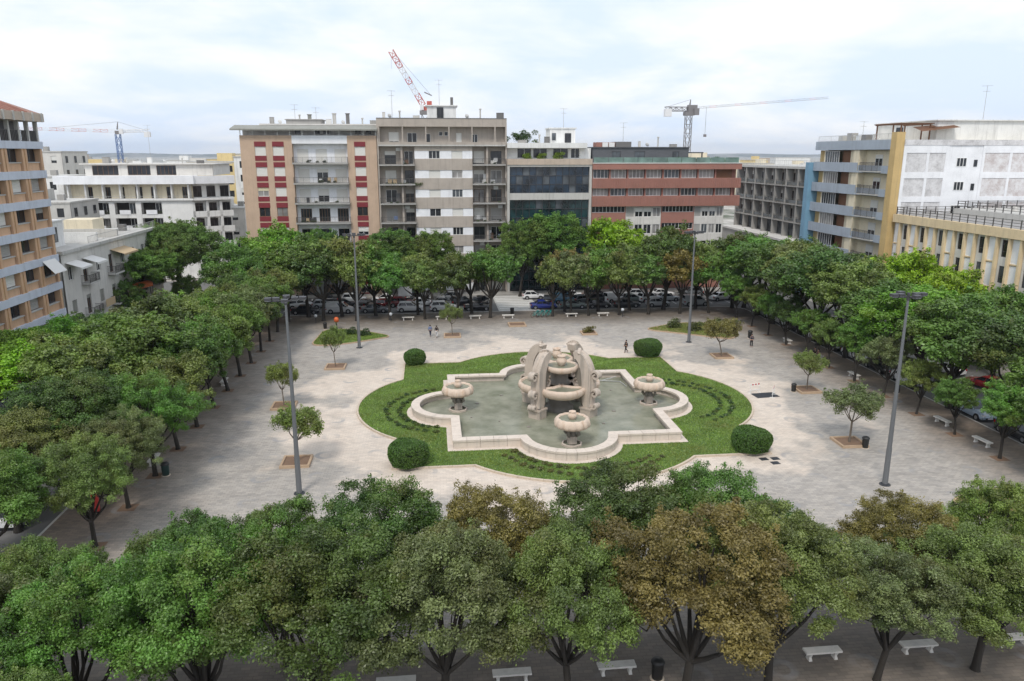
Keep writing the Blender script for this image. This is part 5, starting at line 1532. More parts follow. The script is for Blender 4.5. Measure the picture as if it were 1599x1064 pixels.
planter(24.1, -15.3, 'planter with a litter bin at its corner, nearest the right lamp mast'); planter(9.7, 29.1, 'small planter without a tree, behind the fountain monument', 2.2)
planter(0.1, 35.7, 'empty tan planter beside the paved crossing', 2.6)
shrub(9.5, 29.1, 0.12, 'low yellow green plants filling the small treeless planter', 1.3, (0.11, 0.10, 0.02))
shrub(9.0, 29.0, 0.12, 'low yellow green plants at the left end of the treeless planter', 1.2, (0.11, 0.10, 0.02))

# ------------------------------------------------------------------ trees
def make_crown(name, seed, Rr, H, zc, nl, ncl, npl, size, cr_, mat='leaves', low=-0.25, flat=0.8, droop=0.0, dome=False):
    rg = np.random.default_rng(seed)
    cent = []; lobes = []
    for k in range(nl):
        a = k * 2.399963 + rg.random() * 0.7
        zt = (0.95 - 1.15 * (k + 0.5) / nl)
        rr_ = math.sqrt(max(0.05, 1 - zt * zt)) if not dome else math.sqrt((k + 0.5) / nl)
        dist = (0.38 + 0.44 * rg.random())
        c = np.array([math.cos(a) * rr_ * Rr * dist, math.sin(a) * rr_ * Rr * dist, zc + (zt * H * 0.52 if not dome else -0.35 * H * rr_)])
        lobes.append((c, Rr * (0.30 + 0.25 * rg.random())))
    tries = 0
    while len(cent) < ncl and tries < ncl * 30:
        tries += 1
        c, lr = lobes[rg.integers(nl)]
        d = rg.normal(size=3); d /= np.linalg.norm(d)
        if d[2] < low and rg.random() < 0.75: continue
        p = c + d * lr * (0.72 + 0.38 * rg.random()) * np.array([1, 1, 0.85])
        if any(np.linalg.norm(p - c2) < lr2 * 0.62 for c2, lr2 in lobes): continue
        if cent and min(np.linalg.norm(p - q) for q in cent) < cr_ * 0.62: continue
        cent.append(p)
    for k in range(nl):      # some inner foliage so that gaps are not empty
        cent.append(lobes[k][0] + rg.normal(size=3) * 0.3)
    cent = np.array(cent)
    rad = cr_ * (0.7 + 0.6 * rg.random(len(cent)))
    V, F, t, h = leaf_cloud(cent, rad, npl, size, rg, flat=flat, droop=droop, up=0.45, shell=0.35)
    cc = cent.mean(0); k_ = rg.choice(len(cent), len(cent) // 2, replace=False)
    dirs = cent[k_] - cc; dirs /= np.linalg.norm(dirs, axis=1, keepdims=True); dirs = dirs + rg.normal(size=dirs.shape) * 0.45 + np.array([0, 0, 0.45])
    sp = cent[k_] + dirs * (rad[k_] * (0.45 + 0.4 * rg.random(len(k_))))[:, None]
    V2, F2, t2, h2 = leaf_cloud(sp, rad[k_] * 0.42, max(8, npl // 6), size, rg, flat=1.25, shell=0.2)
    F = np.concatenate([F, F2 + len(V)]); V = np.concatenate([V, V2]); t = np.concatenate([t, t2]); h = np.concatenate([h, h2])
    return np_mesh(name, V, F, dict(tint=t, hue=h), mat), lobes, cent

def make_trunk(lobes, cent, hf, r0, seed, mat='bark', branch=True, spread=0.35):
    rg = random.Random(seed); mb = MB()
    lean = (rg.uniform(-.25, .25), rg.uniform(-.25, .25))
    fork = Vector((lean[0], lean[1], hf))
    mb.path([(0, 0, -0.1), (0, 0, 0.25), (lean[0] * 0.4, lean[1] * 0.3, hf * 0.5), tuple(fork)], [r0 * 1.35, r0 * 1.02, r0 * 0.88, r0 * 0.85], 9)
    for i, (c, lr) in enumerate(lobes):
        c = Vector(c); mid = fork.lerp(c, 0.5) + Vector((rg.uniform(-.3, .3), rg.uniform(-.3, .3), -0.25 - spread * 0.5))
        mb.path([tuple(fork - Vector((0, 0, 0.12))), tuple(fork.lerp(mid, 0.5) + Vector((0, 0, -0.12))), tuple(mid), tuple(c)], [r0 * 0.62, r0 * 0.50, r0 * 0.36, r0 * 0.18], 6)
        if branch:
            near = sorted(range(len(cent)), key=lambda q: (Vector(cent[q]) - c).length)[:5]
            for q in near:
                e = Vector(cent[q]); m_ = mid.lerp(e, 0.55) + Vector((0, 0, -0.1))
                mb.path([tuple(mid.lerp(c, 0.4)), tuple(m_), tuple(e)], [r0 * 0.24, r0 * 0.15, r0 * 0.05], 5)
    me = bpy.data.meshes.new('trunk'); me.from_pydata(mb.v, [], mb.f); me.materials.append(M[mat])
    me.polygons.foreach_set('use_smooth', mb.sm)
    return me

def variant(seed, Rr, H, zc, hf, r0, near, **k):
    if near == 2: a = dict(ncl=230, npl=330, size=0.112, cr_=0.46)
    elif near == 1: a = dict(ncl=150, npl=170, size=0.20, cr_=0.55)
    else: a = dict(ncl=120, npl=100, size=0.29, cr_=0.62)
    a.update(k.pop('over', {}))
    mat = k.pop('bark', 'bark')
    me, lobes, cent = make_crown('crown', seed, Rr, H, zc, k.pop('nl', 9), mat=k.pop('mat', 'leaves'), **a, **k)
    return me, make_trunk(lobes, cent, hf, r0, seed, mat, near > 0)
NEARV = [variant(s, 3.5, 4.3, 5.65, 2.4, 0.20, 2, nl=n_ + 1, low=-0.65) for s, n_ in ((11, 10), (12, 9), (13, 11), (14, 8), (15, 10))]
MIDV = [variant(s, 3.4, 3.7, 5.9, 2.6, 0.19, 1, nl=n_, low=-0.45) for s, n_ in ((21, 9), (22, 8), (23, 10), (24, 9))]
FARV = [variant(s, 3.5, 3.6, 5.9, 2.7, 0.22, 0, nl=n_, low=-0.4) for s, n_ in ((31, 9), (32, 8), (33, 9), (34, 10))]
DARKG, MIDG, OLIVE, BRONZE, GREYG, BRIGHT, LIME = ((0.070, 0.125, 0.027), (0.100, 0.190, 0.034), (0.140, 0.190, 0.046), (0.170, 0.145, 0.042), (0.132, 0.168, 0.068), (0.130, 0.255, 0.030), (0.190, 0.320, 0.020))
CN = {DARKG: 'dark green', MIDG: 'mid green', OLIVE: 'olive green', BRONZE: 'bronze tinged', GREYG: 'grey green', BRIGHT: 'bright green', LIME: 'lime green'}
def tree(var, u, v, h, col, label, group, width=None, name='street_tree', base=9.2):
    t = thing(name, label, 'tree', (u, v, 0), rnd.random() * 2 * PI, group)
    s_ = h / base; w = (width or 1.0) * s_
    e_ = rnd.uniform(-0.10, 0.10); t.scale = (w * (1 + e_), w * (1 - e_), s_)
    t.rotation_euler = (rnd.uniform(-0.06, 0.06), rnd.uniform(-0.06, 0.06), t.rotation_euler[2])
    link('trunk', var[1], t)
    c = link('crown', var[0], t)
    jt = lambda x: x * (0.9 + 0.2 * rnd.random())
    c.color = (jt(col[0]), jt(col[1]), jt(col[2]), 1)
    return t
# front rows, nearest the camera
A = [(-39, 9.4, MIDG), (-33.5, 8.6, GREYG), (-28.2, 8.3, MIDG), (-22.9, 9.6, MIDG), (-17.6, 10.1, DARKG), (-12.4, 9.7, GREYG), (-6.9, 9.2, OLIVE), (-1.6, 10.2, BRONZE), (3.2, 9.4, OLIVE), (8.9, 7.2, GREYG), (14.2, 8.0, OLIVE), (19.8, 8.6, MIDG)]
for i, (u, h, c) in enumerate(A):
    tree(NEARV[(i * 3 + 1) % 5], u + rnd.uniform(-.3, .3), (-46.1 if u < 2 else -45.3) + rnd.uniform(-.3, .3), h, c, '%s tree, %s from the left in the row nearest the camera' % (CN[c], ORD[i]), 'trees of the front row', 1.02 if h > 9 else 1.1)
for i, (u, h, c) in enumerate(((-33.0, 7.4, MIDG), (-28.2, 7.2, OLIVE), (-24.6, 5.6, MIDG))):
    tree(NEARV[(i + 3) % 5], u, -50.6, h, c, '%s tree crown cut by the bottom left corner, %s from the left' % (CN[c], ORD[i]), 'trees at the bottom left corner', 1.0)
B_ = [(-36.5, 7.8, OLIVE), (-30.8, 8.2, MIDG), (-25.4, 8.8, DARKG), (-20.0, 9.2, MIDG), (-14.6, 9.8, DARKG), (-9.4, 9.4, BRONZE), (-3.6, 10.3, DARKG), (1.6, 10.0, MIDG), (6.8, 6.9, DARKG), (12.8, 8.0, BRONZE), (17.6, 8.4, OLIVE), (23.2, 7.8, MIDG)]
for i, (u, h, c) in enumerate(B_):
    tree(NEARV[(i * 2 + 2) % 5], u + rnd.uniform(-.9, .9), -40.6 + rnd.uniform(-.4, .4), h - 0.7, c, '%s tree, %s from the left in the second nearest row' % (CN[c], ORD[i]), 'trees of the second front row', 1.0)
# left rows
cl = [OLIVE, GREYG, MIDG, OLIVE, DARKG, MIDG, OLIVE, MIDG, GREYG, DARKG, MIDG, OLIVE]
for i in range(12):
    v = -27.5 + 5.68 * i
    if v > 41: break
    tree((NEARV if i < 3 else MIDV)[(i * 3) % 4], -34.9, v, [7.6, 7.4, 8.4, 8.6, 9.2, 9.6, 9.2, 9.0, 9.2, 8.8, 9.2, 9.4][i], cl[i], '%s tree, %s from the near end of the left paving row' % (CN[cl[i]], ORD[i]), 'trees along the left side of the square', 1.0, base=9.2)
co_ = [MIDG, OLIVE, DARKG, OLIVE, MIDG, DARKG, OLIVE, BRIGHT, MIDG, OLIVE, DARKG, MIDG, OLIVE]
for i in range(12):
    v = -31 + 6.4 * i
    tree((NEARV if i < 3 else MIDV)[(i * 3 + 2) % 4], -39.9 - (i % 2) * 1.2, v, [8.2, 8.4, 9.2, 10.4, 11.2, 11.2, 10.4, 9.4, 9.0, 8.6, 9.0, 12.6][i], co_[i], '%s taller tree, %s from the near end of the left kerb' % (CN[co_[i]], ORD[i]), 'kerb trees on the left', 1.25 if i < 8 else 0.92)
for i, (u, v, h, c) in enumerate(((-52.5, -14, 8.0, BRIGHT), (-52.0, -6.5, 8.8, LIME), (-52.2, 1.0, 8.8, BRIGHT), (-52.0, 8.0, 8.0, BRIGHT), (-51.5, 15, 7.2, MIDG), (-46.5, -3, 8.8, OLIVE), (-46.2, 10, 7.6, MIDG))):
    tree(MIDV[i % 4], u, v, h, c, '%s tree, %s from the near end before the orange brick office' % (CN[c], ORD[i]), 'trees across the left street', 1.35)
# right rows
for i in range(12):
    v = -19.98 - 5.68 + 5.68 * i
    if v > 41: break
    tree((MIDV)[(i * 3 + 1) % 4], 34.9, v, [6.6, 6.6, 5.4, 5.6, 6.6, 7.0, 6.0, 6.2, 6.4, 6.0, 6.4, 7.0][i], [OLIVE, MIDG, MIDG, OLIVE, GREYG, MIDG, OLIVE, MIDG, DARKG, MIDG, OLIVE, MIDG][i],
         '%s small tree, %s from the near end of the right paving row' % (CN[[OLIVE, MIDG, MIDG, OLIVE, GREYG, MIDG, OLIVE, MIDG, DARKG, MIDG, OLIVE, MIDG][i]], ORD[i]), 'small trees along the right side of the square', 0.98)
cr2_ = [MIDG, MIDG, DARKG, MIDG, BRIGHT, MIDG, OLIVE, DARKG, OLIVE, DARKG, MIDG, DARKG]
for i in range(12):
    v = -27 + 6.6 * i
    tree(MIDV[(i * 3 + 2) % 4], 39.3 + (i % 3) * 0.5 - (0.6 if i > 6 else 0), v, [9.0, 9.6, 11.0, 11.6, 11.4, 11.2, 12.2, 13.4, 13.4, 13.0, 12.4, 12.0][i], cr2_[i], '%s tall tree, %s from the near end of the right kerb' % (CN[cr2_[i]], ORD[i]), 'kerb trees on the right', 1.32)
for i, (u, v, h, c) in enumerate(((52, -6, 10.0, MIDG), (52, 3, 10.4, MIDG), (51.5, 11, 11.6, LIME), (51, 18.5, 12.6, LIME), (52, 27, 10.8, MIDG), (51, 36, 10.4, DARKG))):
    tree(FARV[i % 4], u, v, h, c, '%s tree, %s from the near end by the yellow office' % (CN[c], ORD[i]), 'trees beside the yellow stone office', 1.0)
# back rows
ub = [-34.6, -29.3, -24.2, -19.1, -13.7, -8.8, -3.5, 6.4, 9.4, 12.2, 17.2, 22.0, 27.2, 32.0]
cb = [MIDG, DARKG, OLIVE, MIDG, OLIVE, DARKG, MIDG, OLIVE, GREYG, MIDG, OLIVE, MIDG, BRONZE, MIDG]
hb = [11.0, 11.5, 10.5, 9.4, 9.4, 10.2, 10.8, 9.4, 10.2, 9.6, 10.2, 10.0, 10.6, 9.6]
for i, (u, h, c) in enumerate(zip(ub, hb, cb)):
    tree(FARV[(i * 3 + 1) % 4], u, 41.4 + (0.6 if i < 2 else 0), h, c, '%s tree, %s from the left in the inner back row' % (CN[c], ORD[i]), 'inner tree row at the back', 0.88 if u in (6.4, 9.4, 12.2) else 0.98)
ub2 = [-38.5, -32.0, -26.8, -21.5, -14.8, -6.2, 9.0, 14.6, 19.8, 25.6, 31.0, 37.4]
cb2 = [BRIGHT, MIDG, OLIVE, MIDG, OLIVE, MIDG, BRONZE, MIDG, OLIVE, DARKG, OLIVE, DARKG]
hb2 = [12.6, 12.8, 12.6, 11.4, 10.0, 10.2, 10.2, 10.6, 11.2, 12.4, 11.4, 12.2]
for i, (u, h, c) in enumerate(zip(ub2, hb2, cb2)):
    tree(FARV[(i * 3 + 2) % 4], u, 45.0, h, c, '%s tree, %s from the left in the back kerb row' % (CN[c], ORD[i]), 'kerb tree row at the back', 1.02)
PINE = variant(51, 4.4, 3.8, 7.9, 4.6, 0.28, 0, nl=16, over=dict(ncl=380, npl=190, size=0.17, cr_=0.5), mat='needles', dome=True, low=-0.2, flat=0.65, bark='bark')
PINE2 = variant(52, 4.0, 5.0, 6.2, 2.6, 0.25, 0, nl=14, over=dict(ncl=300, npl=120, size=0.20, cr_=0.5), mat='needles', low=-0.3, flat=0.7)
PG = (0.085, 0.165, 0.030)
for i, (u, v, h, w, va, lb) in enumerate((
    (-53.8, 53.5, 16.0, 0.98, PINE, 'large umbrella pine in front of the white modern block, the tallest one'),
    (-56.4, 45.0, 12.2, 1.3, PINE, 'lower umbrella pine in front of and left of the tallest pine'),
    (-58.5, 57.0, 15.4, 0.8, PINE, 'umbrella pine behind the left edge of the tallest pine'),
    (-56.8, 37.5, 7.6, 0.95, PINE2, 'small dark conifer beside the low pale house at left'),
    (-51.5, 49.0, 6.4, 0.9, PINE2, 'low dark conifer under the right side of the tallest pine'),
    (-12.5, 57.0, 12.4, 0.85, PINE2, 'rounded pine in front of the white window bands of the tall block'),
    (9.5, 59.5, 15.2, 1.0, PINE2, 'large rounded pine in front of the glass office'),
    (3.4, 60.0, 13.8, 0.8, PINE2, 'rounded pine between the tall block and the large pine'),
    (-31.0, 59.0, 12.8, 0.8, PINE2, 'rounded evergreen in front of the balconies of the pink beige block'),
    (-20.5, 59.0, 12.6, 1.0, PINE2, 'dark evergreen in front of the left balconies of the tall block'))):
    tree(va, u, v, h, PG, lb, 'pines', w, 'pine_tree', base=10.4)
tree(FARV[1], 20.0, 59, 14.0, LIME, 'bright lime green broadleaf tree in front of the red brown office', 'broadleaf trees before the office fronts', 1.05, base=9.2)
tree(FARV[2], 30.0, 59, 13.0, DARKG, 'dark broadleaf tree right of the lime green one before the office', 'broadleaf trees before the office fronts', 0.9, base=9.2)
tree(FARV[3], -38.5, 57, 13.6, BRIGHT, 'bright green broadleaf tree at the foot of the pink beige block', 'broadleaf trees before the office fronts', 0.9, base=9.2)
tree(FARV[0], -41.0, 51, 12.0, MIDG, 'mid green broadleaf tree at the corner left of the pink beige block', 'broadleaf trees before the office fronts', 0.72, base=9.2)
# young trees in the planters
YV = [variant(s, 1.9, 1.3, 3.6, 2.0, 0.075, 1, nl=7, over=dict(ncl=80, npl=120, size=0.14, cr_=0.34), droop=1.1, low=-0.6, bark='bark_pale') for s in (61, 62, 63)]
for i, (u, v, h, w, c, lb) in enumerate((
    (-24.3, 14.8, 5.0, 0.75, OLIVE, 'young round headed tree left of the fountain, by the grass island'),
    (-27.8, 0.4, 4.6, 0.95, OLIVE, 'young drooping tree behind the left foreground lamp mast, the farther one'),
    (-24.1, -14.6, 5.1, 1.15, OLIVE, 'young drooping olive tree crossed by the left foreground lamp mast, the nearer one'),
    (-9.8, 29.6, 4.6, 0.9, OLIVE, 'young tree in a planter near the two strolling people'),
    (23.9, 14.7, 5.0, 1.1, BRONZE, 'young brownish tree in front of the dry island at right'),
    (27.8, -0.1, 4.5, 1.1, OLIVE, 'young tree leaning in the planter beside the metal grate'),
    (24.1, -15.3, 5.3, 1.2, GREYG, 'young silvery willow like tree beside the right lamp mast'))):
    tree(YV[i % 3], u, v, h, c, lb, 'young trees in planters', w, 'young_tree', base=5.0)
# tree pits
for i in range(11):
    for (u, v0, sd) in ((-34.9, -27.5, 'left'), (34.9, -25.66, 'right')):
        v = v0 + 5.68 * i
        q = MB().add([(u - .6, v - .6, .005), (u + .6, v - .6, .005), (u + .6, v + .6, .005), (u - .6, v + .6, .005)], [(0, 1, 2, 3)])
        structure('tree_pit', q, 'soil')
# ------------------------------------------------------------------ lamp masts
def lamp_mast(u, v, label, lean=0.0):
    t = thing('lamp_mast', label, 'street lamp', (u, v, 0), 0.1, 'tall floodlight masts on the square')
    MB().tube((0, 0, 0), (0, 0, 14.9), 0.20, 0.085, 14).tube((0, 0, 0), (0, 0, 3.0), 0.215, 0.20, 14).build('pole', 'galvanised', t)
    MB().tube((0, 0, -0.01), (0, 0, 0.05), 0.42, 0.42, 14).tube((0, 0, 0.05), (0, 0, 0.12), 0.26, 0.24, 12).build('base_plate', 'grate_metal', t)
    for z in (3.0, 6.2, 9.6): MB().tube((0, 0, z), (0, 0, z + 0.12), 0.215 - z * 0.0105, n=14).build('collar', 'galvanised', t)
    MB().box(-1.25, 1.25, -0.05, 0.05, 14.8, 14.9).box(-0.05, 0.05, -0.9, 0.9, 14.8, 14.9).tube((0, 0, 14.6), (0, 0, 15.15), 0.12, n=8).build('crossarm', 'lamp_housing', t)
    for i, (x, y) in enumerate(((-1.2, 0), (-0.65, 0), (0.65, 0), (1.2, 0), (0, -0.85), (0, 0.85))):
        f = MB().box(x - 0.24, x + 0.24, y - 0.22, y + 0.22, 14.92, 15.12).build('floodlight', 'lamp_housing', t)
        MB().box(x - 0.2, x + 0.2, y - 0.18, y + 0.18, 14.89, 14.918).build('lamp_glass', 'lamp_glass', f)
    return t
lamp_mast(-22.9, -20.7, 'tall grey floodlight mast in the left foreground of the square')
lamp_mast(-22.3, 24.2, 'tall grey floodlight mast at the grass island, back left')
lamp_mast(22.3, 22.6, 'tall grey floodlight mast at the dry island, back right')
lamp_mast(22.2, -23.9, 'tall grey floodlight mast in the right foreground with a pale sticker')
# low lamps, bins, benches
def globe_lamp(u, v, label):
    t = thing('garden_lamp', label, 'lamp', (u, v, 0), 0, 'low globe lamps under the back trees')
    MB().tube((0, 0, 0), (0, 0, 0.9), 0.06).build('post', 'lamp_housing', t)
    MB().lathe([(0.05, 0.88), (0.22, 0.98), (0.27, 1.15), (0.2, 1.33), (0.01, 1.4)], 14).build('globe', 'lamp_glass', t)
globe_lamp(-30.2, 40.3, 'low white globe lamp at the back left, left of the grass island bin'); globe_lamp(-18.9, 40.4, 'low white globe lamp left of the first back bench'); globe_lamp(17.4, 40.0, 'low white globe lamp right of the last back bench')
def bin_(u, v, label, s=1.0, mat='plastic_black'):
    t = thing('litter_bin', label, 'bin', (u, v, 0), 0.3, 'litter bins'); t.scale = (s, s, s)
    MB().lathe([(0.24, 0.02), (0.27, 0.06), (0.30, 0.85), (0.31, 0.9)], 16).build('body', mat, t)
    MB().lathe([(0.34, 0.9), (0.34, 0.97), (0.25, 1.08), (0.01, 1.12)], 16).build('lid', 'plastic_black', t)
    MB().lathe([(0.36, 0.0), (0.36, 0.025), (0.01, 0.025)], 16).build('foot', 'kerb_stone', t)
bin_(-34.1, -16.1, 'dark green litter bin beside a trunk on the left side', 1.0, 'plastic_green'); bin_(24.9, -16.5, 'dark litter bin at the corner of the right foreground planter', 0.95)
bin_(26.2, -0.3, 'slim dark bin at the left corner of the middle right planter', 0.85); bin_(-28.3, 36.2, 'dark bin behind the grass island', 0.9); bin_(0.2, 43.6, 'dark bin at the left end of the paved crossing', 1.0)
bin_(-2.0, -44.0, 'dark litter bin under the nearest trees, between two white benches', 1.0); bin_(31.6, 24.0, 'dark bin on the right side near the back', 1.0); bin_(37.0, -2.0, 'dark bin by the kerb at the white parked car', 1.0)
def bench(u, v, rz, label, plain=True):
    t = thing('stone_bench', label, 'bench', (u, v, 0), rz, 'pale stone benches')
    MB().box(-0.95, 0.95, -0.25, 0.25, 0.42, 0.52).build('seat', 'bench_stone', t)
    for x in (-0.68, 0.68):
        MB().add([(x - .09, -.2, 0), (x + .09, -.2, 0), (x + .09, .2, 0), (x - .09, .2, 0), (x - .06, -.13, .2), (x + .06, -.13, .2), (x + .06, .13, .2), (x - .06, .13, .2), (x - .09, -.22, .42), (x + .09, -.22, .42), (x + .09, .22, .42), (x - .09, .22, .42)],
                 [(0, 1, 5, 4), (1, 2, 6, 5), (2, 3, 7, 6), (3, 0, 4, 7), (4, 5, 9, 8), (5, 6, 10, 9), (6, 7, 11, 10), (7, 4, 8, 11)]).build('leg', 'bench_stone', t)
for i, u in enumerate((-16.3, -11.1, -5.9, -0.7, 9.4, 14.5)):
    bench(u, 41.0, 0.02 * (i % 3), 'pale stone bench under the back trees, %s from the left' % ORD[i])
for i, v in enumerate((20.9, 4.1, -11.5, -16.9)):
    bench(35.6, v, PI / 2 + 0.03 * i, 'pale stone bench on the right side of the square, %s counted from the back' % ORD[i])
for i, v in enumerate((-13.4, 9.1)):
    bench(-35.9, v, PI / 2, ['pale stone bench beside the green litter bin on the left side', 'pale stone bench farther back on the left side'][i])
for i, u in enumerate((-19.8, -14.7, -9.1, -3.9, 6.8, 12.0, 17.3)):
    bench(u, -43.4, 0.0, 'white stone bench under the nearest trees, %s from the left along the bottom edge' % ORD[i])

# metal grates, barrier, signs
for nm, u, v, w, d, lb in (('metal_grate', 22.6, -1.2, 2.6, 1.6, 'large dark metal grate in the paving beside the work barrier'),
                           ('metal_grate', 15.0, -18.0, 0.7, 0.6, 'small dark square grate left of its pair by the front right shrub'), ('metal_grate', 16.0, -18.0, 0.7, 0.6, 'small dark square grate right of its pair by the front right shrub'),
                           ('metal_grate', 15.6, -18.9, 0.7, 0.6, 'small dark square grate in front of the pair by the front right shrub')):
    t = thing(nm, lb, 'grate', (u, v, 0), 0.1)
    q = MB(); q.box(-w / 2, w / 2, -d / 2, d / 2, 0.0, 0.012)
    q.build('plate', 'grate_metal', t)
    g_ = MB()
    for k in range(int(w / 0.12)): g_.box(-w / 2 + 0.03 + k * 0.12, -w / 2 + 0.06 + k * 0.12, -d / 2 + .03, d / 2 - .03, 0.0121, 0.03)
    g_.build('bars', 'grate_metal', t)
for i, (u, v, rz, lb) in enumerate(((21.8, -0.3, 0.3, 'red and white work barrier standing behind the large grate'), (23.3, -1.6, 1.0, 'red and white work barrier in front of the large grate'))):
    t = thing('work_barrier', lb, 'barrier', (u, v, 0), rz, 'red and white barriers')
    for k in range(6): piece('red_stripe' if k % 2 else 'white_stripe', 'red_paint' if k % 2 else 'white_paint', -0.6 + k * 0.2, -0.4 + k * 0.2, -0.015, 0.015, 0.88, 1.02, t)
    MB().tube((-0.6, 0, 0), (-0.6, 0, 0.95), 0.025).tube((0.6, 0, 0), (0.6, 0, 0.95), 0.025).tube((-0.6, 0, 0.35), (0.6, 0, 0.35), 0.02).box(-0.62, -0.58, -0.25, 0.25, 0, 0.04).box(0.58, 0.62, -0.25, 0.25, 0, 0.04).build('frame', 'white_paint', t)
t = thing('billboard', 'white upright board on posts among the parked cars at the back', 'sign', (-17.0, 51.5, 0), 0.05)
MB().box(-1.15, 1.15, -0.04, 0.04, 1.9, 3.5).build('board', 'panel_white', t); MB().tube((-0.9, 0.06, -.1), (-0.9, 0.06, 3.4), 0.05).tube((0.9, 0.06, -.1), (0.9, 0.06, 3.4), 0.05).build('post', 'galvanised', t)
t = thing('info_post', 'narrow red post between the trunks at the left bottom corner', 'post', (-36.9, -22.3, 0), 0.2)
MB().box(-0.22, 0.22, -0.15, 0.15, 0.1, 1.9).box(-0.26, 0.26, -0.18, 0.18, 1.9, 1.98).build('body', 'red_paint', t); MB().box(-0.25, 0.25, -0.18, 0.18, 0, 0.1).build('base', 'plastic_black', t)
t = thing('fire_hydrant', 'small orange red hydrant post with a round head behind the grass island', 'hydrant', (-26.6, 36.0, 0))
MB().tube((0, 0, 0), (0, 0, 1.0), 0.09, 0.07).build('body', 'plastic_black', t); MB().lathe([(0.08, 1.0), (0.36, 1.12), (0.36, 1.55), (0.2, 1.75), (0.01, 1.8)], 14).build('head', 'plastic_orange', t)
# shared bicycles by the crossing
for i in range(4):
    t = thing('bicycle', 'teal hire bicycle by the back trees right of the crossing, %s from the left' % ORD[i], 'bicycle', (3.6 + i * 0.75, 41.2, 0), 0.5 + 0.1 * i, 'teal bicycles')
    for x in (-0.52, 0.52):
        wv = MB(); n_ = 16
        for k in range(n_):
            a, b_ = 2 * PI * k / n_, 2 * PI * (k + 1) / n_
            wv.tube((x + .33 * math.cos(a), 0, .34 + .33 * math.sin(a)), (x + .33 * math.cos(b_), 0, .34 + .33 * math.sin(b_)), 0.025, n=5, cap=False)
        wv.build('wheel', 'tyre', t)
    MB().tube((-0.52, 0, .34), (-0.12, 0, .30), .025).tube((-0.12, 0, .3), (0.4, 0, .8), .035).tube((-0.12, 0, .3), (-0.25, 0, .85), .03).tube((-0.25, 0, .75), (0.38, 0, .85), .03).tube((0.52, 0, .34), (0.36, 0, 1.0), .03).tube((-0.52, 0, .34), (-0.24, 0, .75), .02).build('frame', 'plastic_teal', t)
    MB().tube((0.34, -0.28, 1.03), (0.34, 0.28, 1.03), .02).build('handlebar', 'trim_black', t); MB().box(-0.4, -0.14, -0.07, 0.07, 0.86, 0.92).build('saddle', 'trim_black', t)
    MB().box(0.42, 0.7, -0.16, 0.16, 0.8, 1.0).build('basket', 'plastic_teal', t)
# orange awnings over a stall beneath the pines
t = thing('market_stall', 'stall with two bright orange awnings half hidden under the pines', 'stall', (-57.2, 41.5, 0), 0.5)
for (x, y, z, rz) in ((-1.7, 0, 4.6, 0.0), (1.7, 0.5, 5.6, 0.25)):
    mb = MB(); n_ = 8
    vs = []
    for k in range(n_ + 1):
        a = PI * 0.95 * k / n_
        for xx in (-1.5, 1.5): vs.append((x + xx, y - 1.1 * math.cos(a), z + 0.8 * math.sin(a) + 0.15 * xx))
    mb.add(vs, [(2 * k, 2 * k + 1, 2 * k + 3, 2 * k + 2) for k in range(n_)], 0, True)
    mb.build('awning', 'awning_orange', t)
    for xx in (-1.4, 1.4):
        for yy in (-1.05, 1.05): MB().tube((x + xx, y + yy, 0), (x + xx, y + yy, z + 0.15 * xx), 0.05).build('post', 'frame_dark', t)
MB().box(-2.5, 2.5, -0.6, 0.6, 0, 1.1).build('counter', 'frame_white', t)

# ------------------------------------------------------------------ cars
def loft(mb, sections, m=0, cap=True):
    n_ = len(sections[0])
    for k in range(len(sections) - 1):
        A_, B2 = sections[k], sections[k + 1]
        mb.add(A_ + B2, [(i, i + 1, n_ + i + 1, n_ + i) for i in range(n_ - 1)], m, True)
    if cap:
        mb.add(sections[0], [tuple(reversed(range(n_)))], m); mb.add(sections[-1], [tuple(range(n_))], m)
CT = {
 # kind: length, width, height, belt, [(x, top z)] lower body, cabin (rear base, rear roof, front roof, front base)
 'hatchback': dict(L=4.0, W=1.72, H=1.48, belt=0.92, top=[(-2.0, .80), (-1.9, .95), (-0.9, .95), (0.75, .94), (1.45, .84), (1.85, .74), (2.0, .55)], cab=(-1.88, -1.35, 0.10, 0.95)),
 'saloon': dict(L=4.5, W=1.78, H=1.45, belt=0.93, top=[(-2.25, .78), (-2.1, .98), (-1.3, 1.0), (0.7, .94), (1.6, .84), (2.1, .74), (2.25, .52)], cab=(-1.5, -0.9, 0.15, 0.98)),
 'suv': dict(L=4.4, W=1.84, H=1.66, belt=1.06, top=[(-2.2, .90), (-2.1, 1.08), (-1.0, 1.08), (0.85, 1.07), (1.6, .99), (2.05, .88), (2.2, .62)], cab=(-2.08, -1.75, 0.20, 1.0)),
 'van': dict(L=4.4, W=1.84, H=1.84, belt=1.12, top=[(-2.2, 1.0), (-2.15, 1.14), (-1.0, 1.14), (1.1, 1.10), (1.6, 1.0), (2.05, .88), (2.2, .62)], cab=(-2.16, -2.08, 0.65, 1.35)),
}
_cm = {}
